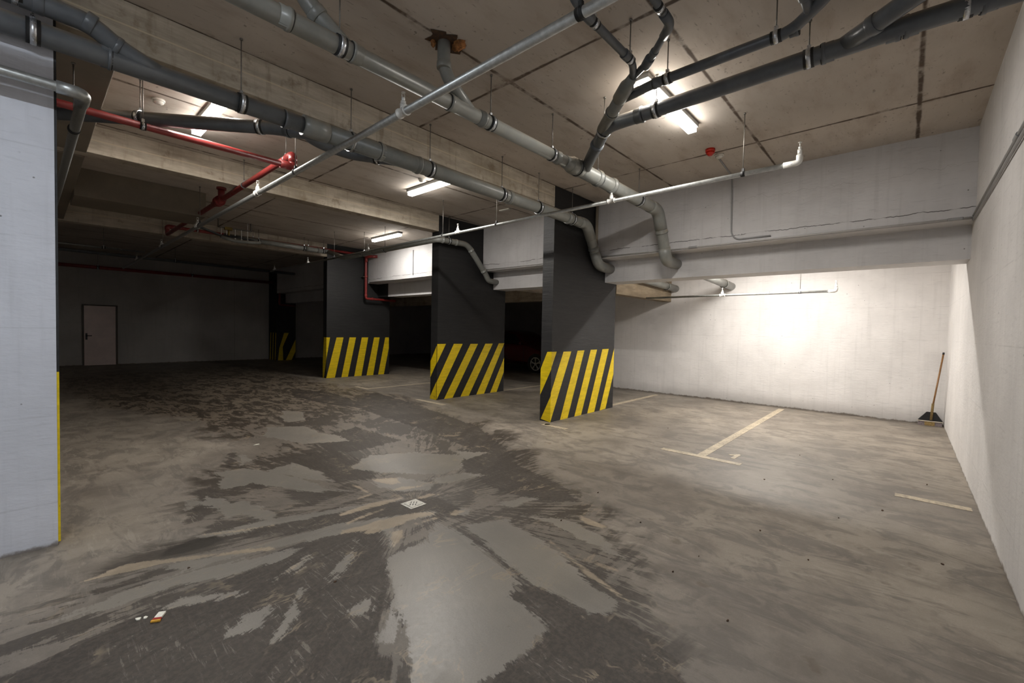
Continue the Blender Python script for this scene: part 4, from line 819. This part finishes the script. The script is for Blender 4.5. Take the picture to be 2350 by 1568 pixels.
build('ferrule', MB().sweep([(hx - 0.031, -0.345, 0.10), (hx - 0.03, -0.360, 0.37)], 0.017, 12), M['bristle'], t)
build('end_cap', MB().sweep([(hx - 0.02, -0.453, 1.175), (hx - 0.0197, -0.4568, 1.21)], 0.0135, 12), M['dark'], t)

# ------------------------------------------------------------------ red car in the dark bay
CP = NT('car_red_paint'); CP.b.inputs['Base Color'].default_value = rgb(84, 6, 10); CP.rough(0.25)
CP.b.inputs['Coat Weight'].default_value = 0.8; CP.b.inputs['Coat Roughness'].default_value = 0.05
M['car'] = CP.m
M['glass'] = simple('dark_car_glass', rgb(14, 16, 18), 0.08)
M['alloy'] = simple('silver_alloy_rim', rgb(205, 206, 208), 0.3, 0.6, 0.05, 30)
M['tyre'] = simple('tyre_rubber', rgb(20, 20, 21), 0.8, 0, 0.2, 30)
M['taillight'] = simple('dark_red_lens', rgb(110, 10, 10), 0.15)
def car(x0, yn, label):
    """Side at x0 faces the driveway; nose at yn, tail 4.1 m further along +Y."""
    t = thing('car', (x0 + 0.87, yn + 2.05, 0), label, 'car')
    prof = [(0.00, .30, .52, .78), (.10, .22, .60, .86), (.45, .19, .72, .90), (.95, .19, .84, .90), (1.25, .19, .94, .90), (1.85, .19, 1.36, .84), (2.3, .19, 1.44, .82), (3.1, .19, 1.40, .80), (3.7, .20, 1.12, .82), (3.98, .24, .92, .84), (4.10, .34, .80, .80)]
    W = 0.86; vs = []; cs = 14
    for (y, zb, zt, belt) in prof:
        beltz = min(zt - 0.02, 0.90)
        roofw = W * (0.70 if zt > 1.05 else 0.92)
        sec = [(-W*0.96, zb), (-W, zb + 0.14), (-W*1.0, (zb + beltz)/2 + 0.08), (-W*0.985, beltz), (-(W+roofw)/2*0.985, (beltz+zt)/2), (-roofw, zt - 0.04), (-roofw*0.6, zt)]
        sec = sec + [(-a, b) for a, b in reversed(sec)]
        endf = 0.90 if y in (0.0, 4.10) else 1.0
        vs += [(x0 + W + a*endf, yn + y, b) for a, b in sec]
    fs = []; n = len(prof)
    for i in range(n-1):
        for k in range(cs):
            k2 = (k+1) % cs; fs.append((i*cs+k, (i+1)*cs+k, (i+1)*cs+k2, i*cs+k2))
    fs.append(tuple(range(cs))); fs.append(tuple((n-1)*cs + k for k in reversed(range(cs))))
    mb = MB(); mb.add(vs, fs, 0, True)
    body = build('body', mb, M['car'], t)
    sb = body.modifiers.new('sub', 'SUBSURF'); sb.levels = 1; sb.render_levels = 2
    xs = x0 - 0.004
    for name, q in (('side_window', [(1.45, .93), (1.88, 1.27), (2.32, 1.33), (2.32, .93)]), ('side_window', [(2.38, .93), (2.38, 1.33), (3.05, 1.28), (3.35, .95)])):
        mbw = MB(); mbw.poly([(xs + 0.02 + (z - .9) * 0.36, yn + y, z) for y, z in q]); build(name, mbw, M['glass'], t)
    for y in (0.80, 3.32):
        c = (x0 + 0.02, yn + y, 0.30)
        wl = build('wheel', MB().sweep([(c[0] - 0.025, c[1], c[2]), (c[0] - 0.02, c[1], c[2]), (c[0] + 0.16, c[1], c[2]), (c[0] + 0.17, c[1], c[2])], [0.27, 0.295, 0.295, 0.27], 36), M['tyre'], t)
        rim = MB().sweep([(c[0] - 0.040, c[1], c[2]), (c[0] - 0.028, c[1], c[2])], [0.05, 0.055], 18)
        for k in range(36):
            a0, a1 = 2*PI*k/36, 2*PI*(k+1)/36
            rim.add([(c[0] - 0.034, c[1] + r*math.cos(a), c[2] + r*math.sin(a)) for r, a in ((0.195, a0), (0.195, a1), (0.225, a1), (0.225, a0))], [(0,1,2,3)])
        for k in range(5):
            for off in (-0.12, 0.12):
                a = 2*PI*k/5 + 0.3
                p0 = (0.04, a); p1 = (0.20, a + off)
                def P2(r, a, w): 
                    return (c[0] - 0.036, c[1] + r*math.cos(a) - w*math.sin(a), c[2] + r*math.sin(a) + w*math.cos(a))
                rim.add([P2(.04, a, -.010), P2(.20, a+off, -.012), P2(.20, a+off, .012), P2(.04, a, .010)], [(0,1,2,3)])
        build('rim', rim, M['alloy'], wl)
        arch = MB().sweep([(x0 - 0.006, c[1], c[2]), (x0 + 0.01, c[1], c[2])], 0.345, 36); build('wheel_arch', arch, M['dark'], t)
    build('door_seam', MB().box(x0 - 0.006, x0 - 0.003, yn + 1.33, yn + 1.338, 0.3, 0.9).box(x0 - 0.006, x0 - 0.003, yn + 2.36, yn + 2.368, 0.3, 0.9), M['dark'], t)
    build('door_handle', MB().box(x0 - 0.02, x0 - 0.002, yn + 2.14, yn + 2.28, 0.78, 0.80), M['car'], t, bevel=0.004)
    build('side_mirror', MB().box(x0 - 0.14, x0 - 0.0, yn + 1.36, yn + 1.46, 0.92, 1.03), M['car'], t, bevel=0.02)
    build('headlight', MB().box(x0 + 0.06, x0 + 0.40, yn - 0.004, yn + 0.16, 0.60, 0.70), M['glass'], t, bevel=0.02)
    build('tail_lamp', MB().box(x0 + 0.03, x0 + 0.20, yn + 3.95, yn + 4.08, 0.68, 0.90), M['taillight'], t, bevel=0.02)
    return t
car(11.37, 8.38, 'red hatchback parked in the dark between the two nearest pillars')

# ------------------------------------------------------------------ camera, world, view
cam = bpy.data.cameras.new('camera'); cam.sensor_width = 36; cam.lens = 36 * 1001.14 / 2350; cam.clip_start = 0.02; cam.clip_end = 100
co = bpy.data.objects.new('camera', cam); COL.objects.link(co)
yaw, pitch, roll = (math.radians(a) for a in (42.0836, -1.6171, 1.1148))
f = Vector((math.cos(yaw)*math.cos(pitch), math.sin(yaw)*math.cos(pitch), math.sin(pitch)))
r0 = f.cross(Vector((0,0,1))).normalized(); u0 = r0.cross(f)
r = r0*math.cos(roll) + u0*math.sin(roll); u = -r0*math.sin(roll) + u0*math.cos(roll)
mw = Matrix((r, u, -f)).transposed().to_4x4(); mw.translation = Vector((0, 0, 1.45))
co.matrix_world = mw
bpy.context.scene.camera = co
w = bpy.data.worlds.new('world'); w.use_nodes = True
w.node_tree.nodes['Background'].inputs[0].default_value = (0.02, 0.02, 0.022, 1); w.node_tree.nodes['Background'].inputs[1].default_value = 0.3
sc = bpy.context.scene; sc.world = w
sc.view_settings.view_transform = 'Standard'; sc.view_settings.look = 'None'
sc.view_settings.exposure = 0.0
sc.cycles.use_denoising = True
sc.cycles.max_bounces = 6; sc.cycles.diffuse_bounces = 4; sc.cycles.glossy_bounces = 2; sc.cycles.sample_clamp_indirect = 8
sc.cycles.use_adaptive_sampling = True; sc.cycles.adaptive_threshold = 0.08; sc.cycles.adaptive_min_samples = 10
